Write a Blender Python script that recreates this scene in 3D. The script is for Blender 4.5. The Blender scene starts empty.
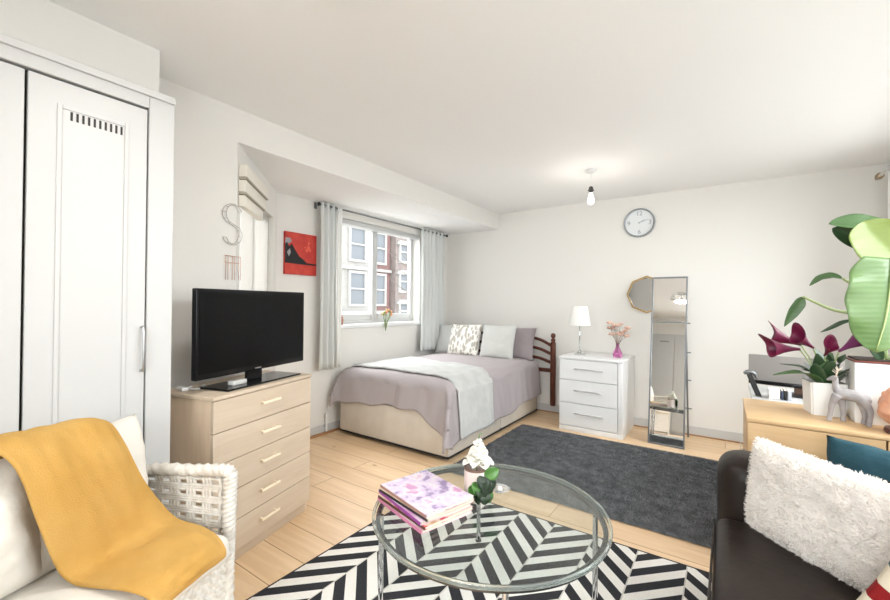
import bpy, bmesh, math, random
from math import sin, cos, pi, radians, sqrt, atan2, hypot
from mathutils import Vector, Matrix, noise
random.seed(7)
SC = bpy.context.scene
COL = SC.collection

# ------------------------------------------------------------------ camera
CAM_H = 1.30
f_px, yaw, pitch, roll = 407.47, radians(34.56), radians(.467), radians(.478)
fw = Vector((-sin(yaw)*cos(pitch), cos(yaw)*cos(pitch), sin(pitch)))
rt = Vector((cos(yaw), sin(yaw), 0)); up = rt.cross(fw)
rt2 = cos(roll)*rt + sin(roll)*up; up2 = -sin(roll)*rt + cos(roll)*up
cam = bpy.data.cameras.new('camera'); camo = bpy.data.objects.new('camera', cam); COL.objects.link(camo)
cam.sensor_width = 36; cam.lens = f_px/890*36; cam.clip_start = .02; cam.clip_end = 200
m = Matrix((rt2, up2, -fw)).transposed().to_4x4(); m.translation = (0, 0, CAM_H)
camo.matrix_world = m
SC.camera = camo
# ------------------------------------------------------------------ world, lights, exposure
w = bpy.data.worlds.new('overcast_sky'); SC.world = w; w.use_nodes = True
bg = w.node_tree.nodes['Background']; bg.inputs[0].default_value = (.93, .96, 1, 1); bg.inputs[1].default_value = 3.0
SC.view_settings.view_transform = 'Standard'; SC.view_settings.look = 'None'
SC.view_settings.gamma = 1; SC.view_settings.use_curve_mapping = False
SC.view_settings.exposure = 0.44

def area(name, loc, target, sx, sy, power, col=(1, 1, 1)):
    l = bpy.data.lights.new(name, 'AREA'); l.shape = 'RECTANGLE'; l.size = sx; l.size_y = sy
    l.energy = power; l.color = col
    o = bpy.data.objects.new(name, l); COL.objects.link(o); o.location = loc
    o.rotation_euler = (Vector(target)-Vector(loc)).to_track_quat('-Z', 'Y').to_euler()
    return o
area('daylight_side_window', (2.0, 2.4, 2.6), (-.5, 2.4, .3), 3.4, 1.5, 150, (.96, .98, 1))
area('daylight_above_bed_window', (-4.5, 3.5, 3.5), (-2.6, 3.3, .8), 2.4, 1.6, 230, (.97, .985, 1))
area('added_rear_fill', (.05, -2.2, 2.1), (-.4, 2, .9), 1.9, 1.7, 85, (.96, .98, 1))  # added fill lamp behind the camera, shining in through an invented opening
pl = bpy.data.lights.new('bulb_glow', 'POINT'); pl.energy = 3; pl.shadow_soft_size = .05; pl.color = (1, .95, .88)
plo = bpy.data.objects.new('bulb_glow', pl); COL.objects.link(plo); plo.location = (-.975, 3.657, 2.09)

area('daylight_bay_window', (-3.75, .75, 2.55), (-1.7, 2.5, .2), 1.2, 1.2, 110, (.98, .99, 1))
pl2 = bpy.data.lights.new('spotlight_glow', 'AREA'); pl2.shape = 'DISK'; pl2.size = .22; pl2.energy = 9; pl2.color = (1, .97, .93)
plo2 = bpy.data.objects.new('spotlight_glow', pl2); COL.objects.link(plo2); plo2.location = (-1.0, .72, 2.325)
# ------------------------------------------------------------------ materials
def srgb(r, g, b):
    def c(v):
        v /= 255
        return v/12.92 if v <= .04045 else ((v+.055)/1.055)**2.4
    return (c(r), c(g), c(b), 1)
MATS = {}
def M(name, col, rough=.6, metal=0, spec=.5, bump=None, var=None, **kw):
    """principled material; bump=(scale,strength[,detail]); var=(scale, colour2, amount)"""
    m = bpy.data.materials.new(name); m.use_nodes = True
    nt = m.node_tree; b = nt.nodes['Principled BSDF']
    b.inputs['Base Color'].default_value = col; b.inputs['Roughness'].default_value = rough
    b.inputs['Metallic'].default_value = metal; b.inputs['Specular IOR Level'].default_value = spec
    for k, v in kw.items():
        b.inputs[k.replace('_', ' ')].default_value = v
    tc = nt.nodes.new('ShaderNodeTexCoord')
    if var:
        n = nt.nodes.new('ShaderNodeTexNoise'); n.inputs['Scale'].default_value = var[0]; n.inputs['Detail'].default_value = 4
        nt.links.new(tc.outputs['Object'], n.inputs['Vector'])
        r = nt.nodes.new('ShaderNodeValToRGB'); r.color_ramp.elements[0].position = .5-var[2]/2; r.color_ramp.elements[1].position = .5+var[2]/2
        r.color_ramp.elements[0].color = col; r.color_ramp.elements[1].color = var[1]
        nt.links.new(n.outputs[0], r.inputs[0]); nt.links.new(r.outputs[0], b.inputs['Base Color'])
    if bump:
        n = nt.nodes.new('ShaderNodeTexNoise'); n.inputs['Scale'].default_value = bump[0]; n.inputs['Detail'].default_value = 3
        nt.links.new(tc.outputs['Object'], n.inputs['Vector'])
        bp = nt.nodes.new('ShaderNodeBump'); bp.inputs['Strength'].default_value = bump[1]; bp.inputs['Distance'].default_value = .01
        nt.links.new(n.outputs[0], bp.inputs['Height']); nt.links.new(bp.outputs[0], b.inputs['Normal'])
    MATS[name] = m
    return m

wall_m = M('wall_paint', srgb(228, 225, 219), .85, bump=(60, .05))
ceil_m = M('ceiling_paint', srgb(246, 245, 243), .9, bump=(50, .05))
white_gloss = M('white_gloss', srgb(232, 232, 231), .3)
white_sat = M('white_satin_paint', srgb(198, 198, 196), .4)
seam_m = M('dark_gap', srgb(60, 58, 55), .9)
chrome = M('chrome', (.72, .73, .74, 1), .12, 1)
steel = M('brushed_steel', (.55, .55, .55, 1), .3, 1)
grey_metal = M('grey_metal', srgb(128, 130, 132), .4, .6)
black_gloss = M('black_gloss', (.005, .005, .006, 1), .16, spec=.3)
black_screen = M('tv_screen', (.003, .0033, .0036, 1), .22, spec=.16)
black_matt = M('black_plastic', (.012, .012, .013, 1), .5)
gold = M('gold', srgb(158, 132, 88), .35, .8)
mirror_m = M('mirror_silver', (.93, .93, .92, 1), .015, 1)

def wood(name, c1, c2, axis=0, scale=1.0, rough=.45, stretch=14, planks=None):
    """wood grain running along an axis; planks=(width, length) adds floor boards with joints"""
    m = bpy.data.materials.new(name); m.use_nodes = True; nt = m.node_tree; L = nt.links
    b = nt.nodes['Principled BSDF']; b.inputs['Roughness'].default_value = rough
    tc = nt.nodes.new('ShaderNodeTexCoord'); mp = nt.nodes.new('ShaderNodeMapping')
    s = [stretch*scale]*3; s[axis] = scale
    mp.inputs['Scale'].default_value = s
    L.new(tc.outputs['Object'], mp.inputs['Vector'])
    vec = mp.outputs[0]
    n = nt.nodes.new('ShaderNodeTexNoise'); n.inputs['Scale'].default_value = 1.6; n.inputs['Detail'].default_value = 5; n.inputs['Distortion'].default_value = 1.2
    r = nt.nodes.new('ShaderNodeValToRGB')
    r.color_ramp.elements[0].position = .3; r.color_ramp.elements[1].position = .72
    r.color_ramp.elements[0].color = c2; r.color_ramp.elements[1].color = c1
    if planks:
        br = nt.nodes.new('ShaderNodeTexBrick')
        br.inputs['Scale'].default_value = 1; br.inputs['Brick Width'].default_value = planks[1]; br.inputs['Row Height'].default_value = planks[0]
        br.inputs['Mortar Size'].default_value = .0028; br.inputs['Mortar Smooth'].default_value = .2; br.offset = .37
        br.inputs['Color1'].default_value = (0, 0, 0, 1); br.inputs['Color2'].default_value = (1, 1, 1, 1); br.inputs['Mortar'].default_value = (.5, .5, .5, 1)
        mp2 = nt.nodes.new('ShaderNodeMapping'); mp2.inputs['Location'].default_value = (0, -planks[2], 0)
        L.new(tc.outputs['Object'], mp2.inputs['Vector']); L.new(mp2.outputs[0], br.inputs['Vector'])
        # shift the grain per board
        sc = nt.nodes.new('ShaderNodeVectorMath'); sc.operation = 'SCALE'; sc.inputs['Scale'].default_value = 9
        L.new(br.outputs['Color'], sc.inputs[0])
        ad = nt.nodes.new('ShaderNodeVectorMath'); L.new(mp.outputs[0], ad.inputs[0]); L.new(sc.outputs[0], ad.inputs[1]); vec = ad.outputs[0]
    L.new(vec, n.inputs['Vector']); L.new(n.outputs[0], r.inputs[0])
    out = r.outputs[0]
    if planks:
        # board-to-board tone
        mx = nt.nodes.new('ShaderNodeMixRGB'); mx.blend_type = 'MULTIPLY'; mx.inputs[0].default_value = .55
        r2 = nt.nodes.new('ShaderNodeValToRGB'); r2.color_ramp.elements[0].color = (.84, .78, .70, 1); r2.color_ramp.elements[1].color = (1, 1, 1, 1)
        L.new(br.outputs['Color'], r2.inputs[0]); L.new(out, mx.inputs[1]); L.new(r2.outputs[0], mx.inputs[2])
        # knots
        v = nt.nodes.new('ShaderNodeTexVoronoi'); v.inputs['Scale'].default_value = 2.1
        mp3 = nt.nodes.new('ShaderNodeMapping'); mp3.inputs['Scale'].default_value = (.7, 1.5, 1)
        L.new(tc.outputs['Object'], mp3.inputs['Vector']); L.new(mp3.outputs[0], v.inputs['Vector'])
        rk = nt.nodes.new('ShaderNodeValToRGB'); rk.color_ramp.elements[0].position = .018; rk.color_ramp.elements[1].position = .05
        rk.color_ramp.elements[0].color = (.45, .28, .15, 1); rk.color_ramp.elements[1].color = (1, 1, 1, 1)
        L.new(v.outputs['Distance'], rk.inputs[0])
        mk = nt.nodes.new('ShaderNodeMixRGB'); mk.blend_type = 'MULTIPLY'; mk.inputs[0].default_value = .8
        L.new(mx.outputs[0], mk.inputs[1]); L.new(rk.outputs[0], mk.inputs[2])
        # joints
        mj = nt.nodes.new('ShaderNodeMixRGB'); mj.inputs[2].default_value = srgb(168, 128, 90)
        L.new(br.outputs['Fac'], mj.inputs[0]); L.new(mk.outputs[0], mj.inputs[1]); out = mj.outputs[0]
    L.new(out, b.inputs['Base Color'])
    return m
birch = wood('birch_veneer', srgb(208, 191, 170), srgb(198, 179, 156), 0, 1.5, .5, 10)
birch_side = wood('birch_veneer_side', srgb(226, 204, 178), srgb(214, 190, 162), 2, 1.5, .5, 10)
oak = wood('pale_oak_veneer', srgb(216, 182, 138), srgb(204, 168, 122), 0, 1.2, .45, 10)
floor_m = wood('pine_boards', srgb(243, 214, 178), srgb(226, 192, 150), 0, .9, .33, 12, planks=(.19, 2.4, 1.285-.19*6))
dark_wood = wood('mahogany', srgb(104, 52, 34), srgb(70, 32, 20), 2, 2, .35, 8)
trim_wood = wood('pine_beading', srgb(178, 136, 98), srgb(150, 108, 72), 1, 1, .5, 10)

# ------------------------------------------------------------------ mesh helpers
def V(*a): return Vector(a)
def obj(name, bm, mat, parent=None, smooth=False, mods=None, label=None):
    me = bpy.data.meshes.new(name); bmesh.ops.recalc_face_normals(bm, faces=bm.faces[:])
    bm.to_mesh(me); bm.free()
    for mm in (mat if isinstance(mat, (list, tuple)) else [mat]): me.materials.append(mm)
    if smooth:
        for p in me.polygons: p.use_smooth = True
    o = bpy.data.objects.new(name, me); COL.objects.link(o)
    if parent: o.parent = parent
    if label: o['label'] = label
    if smooth == 'auto':
        try: me.set_sharp_from_angle(angle=radians(35))
        except Exception: pass
    for md in (mods or []):
        t, props = md; q = o.modifiers.new(t.lower(), t)
        for k, v in props.items(): setattr(q, k, v)
    return o
def thing(name, label, cat, loc=(0, 0, 0), rotz=0, group=None, rot=None):
    o = bpy.data.objects.new(name, None); COL.objects.link(o); o.location = loc
    o.rotation_euler = rot if rot else (0, 0, rotz); o['label'] = label; o['category'] = cat; o.empty_display_size = .1
    if group: o['group'] = group
    return o
def tag(o, label, cat, group=None, kind=None):
    if label: o['label'] = label
    if cat: o['category'] = cat
    if group: o['group'] = group
    if kind: o['kind'] = kind
    return o
def struct(name, bm, mat, parent=None, **k):
    o = obj(name, bm, mat, parent, **k)
    if not parent: o['kind'] = 'structure'
    return o
def B(): return bmesh.new()
def box(bm, x0, x1, y0, y1, z0, z1, bev=0, mi=0, seg=2):
    vs = [bm.verts.new((x, y, z)) for x in (x0, x1) for y in (y0, y1) for z in (z0, z1)]
    fs = [bm.faces.new([vs[i] for i in q]) for q in ((0, 1, 3, 2), (4, 6, 7, 5), (0, 4, 5, 1), (2, 3, 7, 6), (0, 2, 6, 4), (1, 5, 7, 3))]
    for f in fs: f.material_index = mi
    if bev:
        es = list({e for f in fs for e in f.edges})
        bmesh.ops.bevel(bm, geom=es, offset=bev, segments=seg, affect='EDGES', profile=.5)
    return bm
def bx(name, d, mat, parent=None, bev=0, smooth=False, **k):
    bm = B(); box(bm, *d, bev=bev)
    return obj(name, bm, mat, parent, smooth='auto' if (bev or smooth) else False, **k)
def frame_from(t, hint=None):
    t = t.normalized(); h = Vector(hint) if hint else (Vector((0, 0, 1)) if abs(t.z) < .9 else Vector((1, 0, 0)))
    a = t.cross(h).normalized(); b = a.cross(t).normalized()
    return a, b
def catmull(pts, n):
    pts = [Vector(p) for p in pts]
    if len(pts) < 3: return [pts[0].lerp(pts[-1], i/n) for i in range(n+1)]
    P = [2*pts[0]-pts[1]]+pts+[2*pts[-1]-pts[-2]]
    out = []; segs = len(pts)-1
    for i in range(n+1):
        s = i/n*segs; k = min(int(s), segs-1); t = s-k
        p0, p1, p2, p3 = P[k:k+4]
        out.append(.5*((2*p1)+(-p0+p2)*t+(2*p0-5*p1+4*p2-p3)*t*t+(-p0+3*p1-3*p2+p3)*t**3))
    return out
def lerpl(l, t):
    s = t*(len(l)-1); k = min(int(s), len(l)-2) if len(l) > 1 else 0
    if len(l) == 1: return l[0]
    return l[k]+(l[k+1]-l[k])*(s-k)
def tube(bm, pts, r, n=10, m=None, cap=True, mi=0, flat=1.0, rfn=None, hint=None):
    """tube along a smooth curve; r number or list"""
    rr = r if isinstance(r, (list, tuple)) else [r]
    cs = catmull(pts, m) if m else [Vector(p) for p in pts]
    rings = []; N = len(cs)-1; a = None
    for i, c in enumerate(cs):
        t = (cs[min(i+1, N)]-cs[max(i-1, 0)])
        if a is None: a, b = frame_from(t, hint)
        else:
            t = t.normalized(); a = (a-t*a.dot(t)).normalized(); b = t.cross(a)*-1 if False else a.cross(t).normalized()
        rad = lerpl(rr, i/N)
        ring = []
        for k in range(n):
            th = 2*pi*k/n; q = rad*(rfn(i/N, th) if rfn else 1)
            ring.append(bm.verts.new(c+a*cos(th)*q+b*sin(th)*q*flat))
        rings.append(ring)
    for i in range(N):
        for k in range(n):
            f = bm.faces.new((rings[i][k], rings[i][(k+1) % n], rings[i+1][(k+1) % n], rings[i+1][k])); f.material_index = mi
    if cap:
        bm.faces.new(rings[0][::-1]).material_index = mi; bm.faces.new(rings[-1]).material_index = mi
    return bm
def lathe(bm, prof, c=(0, 0, 0), n=32, mi=0, cap=True):
    c = Vector(c); rings = []
    for r, z in prof:
        if r < 1e-6: rings.append([bm.verts.new(c+V(0, 0, z))])
        else: rings.append([bm.verts.new(c+V(r*cos(2*pi*k/n), r*sin(2*pi*k/n), z)) for k in range(n)])
    for i in range(len(rings)-1):
        A, D = rings[i], rings[i+1]
        for k in range(n):
            k2 = (k+1) % n
            if len(A) == 1 and len(D) == 1: continue
            if len(A) == 1: f = bm.faces.new((A[0], D[k], D[k2]))
            elif len(D) == 1: f = bm.faces.new((A[k], A[k2], D[0]))
            else: f = bm.faces.new((A[k], A[k2], D[k2], D[k]))
            f.material_index = mi
    if cap:
        for R in (rings[0], rings[-1]):
            if len(R) > 2: bm.faces.new(R).material_index = mi
    return bm
def surf(bm, fn, nu, nv, mi=0):
    g = [[bm.verts.new(fn(i/nu, j/nv)) for j in range(nv+1)] for i in range(nu+1)]
    for i in range(nu):
        for j in range(nv):
            f = bm.faces.new((g[i][j], g[i+1][j], g[i+1][j+1], g[i][j+1])); f.material_index = mi
    return g
def pillow_bm(w, h, t, p=2.6, n=26, wr=.006, seed=0, fluff=0, pinch=.06):
    """cushion lying in local x/z plane, thickness along y, base at z=0"""
    bm = B(); off = Vector((seed*3.1, seed*1.7, seed))
    def pos(u, v, s):
        a, b = 2*u-1, 2*v-1
        x = a*w/2*(1-pinch*(1-b*b)*abs(a)**3); z = b*h/2*(1-pinch*(1-a*a)*abs(b)**3)
        d = max(0, (1-abs(a)**p))*max(0, (1-abs(b)**p))
        y = s*t/2*d**.42
        q = Vector((x, y, z+h/2))
        nn = noise.noise(q*9+off)*wr + noise.noise(q*22+off)*wr*.5
        e = min(1, d*3)
        return q+Vector((nn*.3, s*nn*e, nn*.3))
    g = []
    for s in (-1, 1):
        gg = [[None]*(n+1) for _ in range(n+1)]
        for i in range(n+1):
            for j in range(n+1):
                if s == 1 and (i in (0, n) or j in (0, n)): gg[i][j] = g[0][i][j]
                else: gg[i][j] = bm.verts.new(pos(i/n, j/n, s))
        g.append(gg)
        for i in range(n):
            for j in range(n): bm.faces.new((gg[i][j], gg[i+1][j], gg[i+1][j+1], gg[i][j+1]))
    return bm
def text_mesh(name, s, size, mat, parent, loc, rot, ext=.001):
    c = bpy.data.curves.new(name, 'FONT'); c.body = s; c.size = size; c.extrude = ext; c.align_x = 'CENTER'; c.align_y = 'CENTER'
    t = bpy.data.objects.new(name, c); COL.objects.link(t)
    dg = bpy.context.evaluated_depsgraph_get(); me = bpy.data.meshes.new_from_object(t.evaluated_get(dg))
    bpy.data.objects.remove(t); me.materials.clear(); me.materials.append(mat)
    o = bpy.data.objects.new(name, me); COL.objects.link(o); o.parent = parent; o.location = loc; o.rotation_euler = rot
    return o

# ------------------------------------------------------------------ room shell
CZ = 2.48; YB = 4.79; XW = -3.275; XL = -2.46; XR = 1.12; YR = -1.25; T = .12; SOF = 2.275
bm = B(); box(bm, -3.6, XR+T, YR-T, YB+T, -.1, 0); struct('floor', bm, floor_m)
bm = B(); box(bm, -3.6, XR+T, YR-T, YB+T, CZ, CZ+.1); struct('ceiling', bm, ceil_m)
bm = B(); box(bm, XW-T, XR+T, YB, YB+T, 0, CZ); struct('wall_back', bm, wall_m)
def wall_hole(name, axis, p0, p1, a0, a1, h0, h1, z0, z1, zt=CZ, parent=None):
    """wall slab with one opening; axis 'x' = wall plane x const"""
    bm = B()
    for (u0, u1, q0, q1) in ((a0, h0, 0, zt), (h1, a1, 0, zt), (h0, h1, 0, z0), (h0, h1, z1, zt)):
        if axis == 'x': box(bm, p0, p1, u0, u1, q0, q1)
        else: box(bm, u0, u1, p0, p1, q0, q1)
    return struct(name, bm, wall_m, parent)
WY0, WY1, WZ0, WZ1 = 2.80, 4.165, 1.06, 2.18
BAYA = Vector((XL, 1.32)); BAYB = Vector((XW, 2.12))
wall_hole('wall_window_side', 'x', XW-.2, XW, 2.12, YB, WY0, WY1, WZ0, WZ1)
# left wall: short plain length between wardrobe and bay
bm = B(); box(bm, XL-T, XL, .70, 1.32, 0, CZ); struct('wall_left', bm, wall_m)
bm = B(); box(bm, -2.2-T, -2.2, YR, .806, 2.18, CZ); box(bm, XL, -2.2-T, .72, .806, 2.18, CZ)
struct('wall_above_wardrobe', bm, wall_m)
bm = B(); box(bm, -2.62, -2.5, YR, .70, 0, CZ); struct('wall_behind_wardrobe', bm, wall_m)
# bay: canted wall with a recess for its window
cd = (BAYB-BAYA).normalized(); clen = (BAYB-BAYA).length; ang_bay = atan2(cd.y, cd.x)
bay = thing('wall_bay', '', '', (BAYA.x, BAYA.y, 0), ang_bay); del bay['label']; del bay['category']; bay['kind'] = 'structure'
bm = B()  # local x along the wall, room side is local -y ... normal of room: rotate
for d in ((0, .07, 0, .15, 0, SOF), (1.0, clen, 0, .15, 0, SOF), (.07, 1.0, 0, .15, 0, .95), (.07, 1.0, 0, .15, 2.02, SOF)):
    box(bm, d[0], d[1], -d[3] if False else -d[3], -d[2], d[4], d[5])
# local +y must point into the room or out? chosen below by sign
nrm = Vector((-cd.y, cd.x))
if nrm.dot(-BAYA) < 0:      # +y points out of the room: flip
    bmesh.ops.scale(bm, vec=(1, -1, 1), verts=bm.verts[:]); OUT = 1
else: OUT = -1
o = obj('canted_panel', bm, wall_m, bay)
def bayloc(y0, y1): return sorted((OUT*y0, OUT*y1)) if OUT == 1 else sorted((-y0, -y1))
yy0, yy1 = bayloc(.06, .11); bm = B()
for d in ((.07, .11, .95, 2.02), (.96, 1.0, .95, 2.02), (.11, .96, .95, .99), (.11, .96, 1.98, 2.02), (.52, .55, .99, 1.98)): box(bm, d[0], d[1], yy0, yy1, d[2], d[3], bev=.003)
obj('bay_window_frame', bm, white_sat, bay)
vo = bpy.data.materials.new('diffusing_sheet'); vo.use_nodes = True; nt = vo.node_tree; nt.nodes.remove(nt.nodes['Principled BSDF'])
t1 = nt.nodes.new('ShaderNodeBsdfTranslucent'); t1.inputs[0].default_value = (.40, .39, .365, 1); t2 = nt.nodes.new('ShaderNodeBsdfTransparent'); t3 = nt.nodes.new('ShaderNodeBsdfDiffuse'); t3.inputs[0].default_value = (.7, .69, .66, 1)
m1 = nt.nodes.new('ShaderNodeMixShader'); m1.inputs[0].default_value = .5; nt.links.new(t1.outputs[0], m1.inputs[1]); nt.links.new(t3.outputs[0], m1.inputs[2])
m2 = nt.nodes.new('ShaderNodeMixShader'); m2.inputs[0].default_value = .22; nt.links.new(m1.outputs[0], m2.inputs[1]); nt.links.new(t2.outputs[0], m2.inputs[2]); nt.links.new(m2.outputs[0], nt.nodes['Material Output'].inputs[0])
yy0, yy1 = bayloc(.035, .037); bm = B(); box(bm, .075, .995, yy0, yy1, .955, 2.015); obj('added_diffuser', bm, vo, bay)  # added translucent sheet, softens the glare of the bay window
# bulkhead: lowered soffit over the bed bay
bm = B(); box(bm, XW-.2, XL, 1.32, YB, SOF, CZ); bm.faces.ensure_lookup_table()
for f in bm.faces:
    if f.calc_center_median().z < SOF+.01: f.material_index = 1  # underside in paler paint, standing in for window light on the soffit
struct('ceiling_bulkhead', bm, [wall_m, ceil_m])
# right wall with large window
wall_hole('wall_right', 'x', XR, XR+T, YR, YB, .75, 4.25, .95, 2.25)
wall_hole('wall_rear', 'y', YR-T, YR, -2.62, XR, -.85, .95, .55, 2.3)

glass_m = bpy.data.materials.new('window_glass'); glass_m.use_nodes = True
nt = glass_m.node_tree; nt.nodes.remove(nt.nodes['Principled BSDF'])
tr = nt.nodes.new('ShaderNodeBsdfTransparent'); tr.inputs[0].default_value = (.97, .98, .98, 1); gl = nt.nodes.new('ShaderNodeBsdfGlossy'); gl.inputs['Roughness'].default_value = .02
lw = nt.nodes.new('ShaderNodeLayerWeight'); lw.inputs[0].default_value = .5; fr = nt.nodes.new('ShaderNodeMath'); fr.operation = 'POWER'; fr.inputs[1].default_value = 4.5; nt.links.new(lw.outputs['Facing'], fr.inputs[0]); mx = nt.nodes.new('ShaderNodeMixShader')
nt.links.new(fr.outputs[0], mx.inputs[0]); nt.links.new(tr.outputs[0], mx.inputs[1]); nt.links.new(gl.outputs[0], mx.inputs[2])
nt.links.new(mx.outputs[0], nt.nodes['Material Output'].inputs[0])

def window_x(name, xg, y0, y1, z0, z1, mull, fw_=.045, d=.05, sill=None):
    bm = B()
    for a in ((y0, y0+fw_, z0, z1), (y1-fw_, y1, z0, z1), (y0+fw_, y1-fw_, z0, z0+fw_), (y0+fw_, y1-fw_, z1-fw_, z1)):
        box(bm, xg-d/2, xg+d/2, a[0], a[1], a[2], a[3], bev=.004)
    wn = struct(name, bm, white_sat)
    for my in mull:
        bm = B(); box(bm, xg-d/2-.004, xg+d/2+.008, my-.022, my+.022, z0+fw_, z1-fw_, bev=.004)
        box(bm, xg-d/2, xg+d/2-.01, my+.045, my+.075, z0+fw_, z1-fw_, bev=.004)
        obj('window_frame', bm, white_sat, wn)
    bm = B(); box(bm, xg-.004, xg+.002, y0+fw_-.005, y1-fw_+.005, z0+fw_-.005, z1-fw_+.005); obj('pane', bm, glass_m, wn)
    if sill:
        bm = B(); box(bm, *sill, bev=.005); obj('window_sill', bm, white_gloss, wn)
    return wn
w1 = window_x('window_1', XW-.14, WY0, WY1, WZ0, WZ1, [3.44], sill=(XW-.115, XW+.035, WY0-.0, WY1+.0, WZ0-.03, WZ0+.008))
bm = B()
for a in ((WY0+.045, 3.41), (3.52, WY1-.045)):   # bottom sash rails and frosted lower strip
    box(bm, XW-.155, XW-.12, a[0], a[1], WZ0+.045, WZ0+.11, bev=.004)
obj('sash_rail', bm, white_sat, w1)
bx('blind_cassette', (XW-.09, XW-.01, WY0+.01, WY1-.01, WZ1-.055, WZ1-.002), white_sat, w1, bev=.006)
window_x('window_2', XR+T-.04, .75, 4.25, .95, 2.25, [1.9, 3.0], sill=(XR-.04, XR+T-.06, .72, 4.28, .92, .952))
bm = B()
for a in ((-.85, -.80), (.02, .07), (.90, .95)): box(bm, a[0], a[1], YR-T+.01, YR-T+.06, .55, 2.3)
box(bm, -.8, .9, YR-T+.01, YR-T+.06, .55, .6); box(bm, -.8, .9, YR-T+.01, YR-T+.06, 2.25, 2.3)
w3 = struct('added_rear_window', bm, white_sat)  # unseen window, added to let the rear fill light in
bm = B(); box(bm, -.8, .9, YR-T+.03, YR-T+.036, .6, 2.25); obj('pane', bm, glass_m, w3)

# skirting
def skirt(name, x0, x1, y0, y1, h=.09):
    bm = B(); box(bm, x0, x1, y0, y1, 0, h, bev=.003); return struct(name, bm, white_sat)
skirt('baseboard_back', XW+.014, XR-.014, YB-.014, YB)
skirt('baseboard_window_side', XW, XW+.014, 2.14, YB-.014)
bm = B(); box(bm, XW+.015, XR-.015, YB-.026, YB-.0145, 0, .012); struct('trim_1', bm, trim_wood)
bm = B(); box(bm, XW+.0145, XW+.032, 2.14, YB-.03, 0, .022); struct('trim_2', bm, trim_wood)

# ------------------------------------------------------------------ built-in wardrobe, left
def vent_door(parent, y0, y1, z0, z1, x=0, handle=True, label=None):
    """door in the y/z plane facing +x at x"""
    bm = B(); box(bm, x-.022, x, y0, y1, z0, z1, bev=.003)
    d = obj('door', bm, white_sat, parent)
    bm = B(); a0, a1, b0, b1 = y0+.075, y1-.065, z0+.12, z1-.085
    for q in ((a0, a0+.014, b0, b1), (a1-.014, a1, b0, b1), (a0+.014, a1-.014, b0, b0+.014), (a0+.014, a1-.014, b1-.014, b1)):
        box(bm, x+.0005, x+.0045, q[0], q[1], q[2], q[3], bev=.0015)
    obj('panel_moulding', bm, white_sat, d)
    bm = B(); n = 11; c0 = y0+.115; c1 = c0+.168
    for k in range(n):
        yy = c0+(c1-c0)*k/(n-1); box(bm, x+.0002, x+.0012, yy-.0035, yy+.0035, z1-.135, z1-.103)
    obj('vent_slots', bm, seam_m, d)
    if handle:
        bm = B(); yh = y1-.012
        tube(bm, [(x, yh, 1.19), (x+.022, yh, 1.185), (x+.026, yh, 1.10), (x+.022, yh, 1.018), (x, yh, 1.012)], .005, 8, 20)
        obj('handle', bm, steel, d, smooth=True, label='slim steel pull handle')
    return d
XF = -1.99
wd = thing('built_in_wardrobe', 'tall white built-in wardrobe with vented panel doors on the left wall', 'wardrobe', (XF, .2, 0))
bm = B()
y_off = .2
box(bm, -.44, -.0, .695-y_off, .79-y_off, 0, 2.18, bev=.004)          # right stile
box(bm, -.44, -.0, -1.0-y_off, .695-y_off, 2.107, 2.18, bev=.004)     # head
box(bm, .0, .012, -1.0-y_off, .79-y_off, 2.155, 2.185, bev=.004)      # cornice bead
obj('frame', bm, white_sat, wd)
bx('carcass', (-.44, -.03, -1.0-y_off, .694-y_off, .0, 2.106), seam_m, wd)
vent_door(wd, .335-y_off, .690-y_off, .06, 2.098, -.004)
vent_door(wd, -.06-y_off, .327-y_off, .06, 2.098, -.004, handle=False)
vent_door(wd, -.45-y_off, -.068-y_off, .06, 2.098, -.004)
bx('plinth', (-.029, -.012, -1.0-y_off, .69-y_off, 0, .055), white_sat, wd)
# second built-in, rear wall (seen in the standing mirror)
rw = thing('built_in_cupboard', 'white built-in cupboard doors seen reflected in the tall standing mirror', 'wardrobe', (-1.45, YR+.05, 0), radians(90))
# local x -> world +y, local y -> world -x
bx('carcass', (-.05, -.001, -.52, .5, 0, 2.1), white_sat, rw)
for a in (-.50, -.01):
    vent_door(rw, a, a+.48, .05, 2.05, .024, handle=True)

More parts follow.
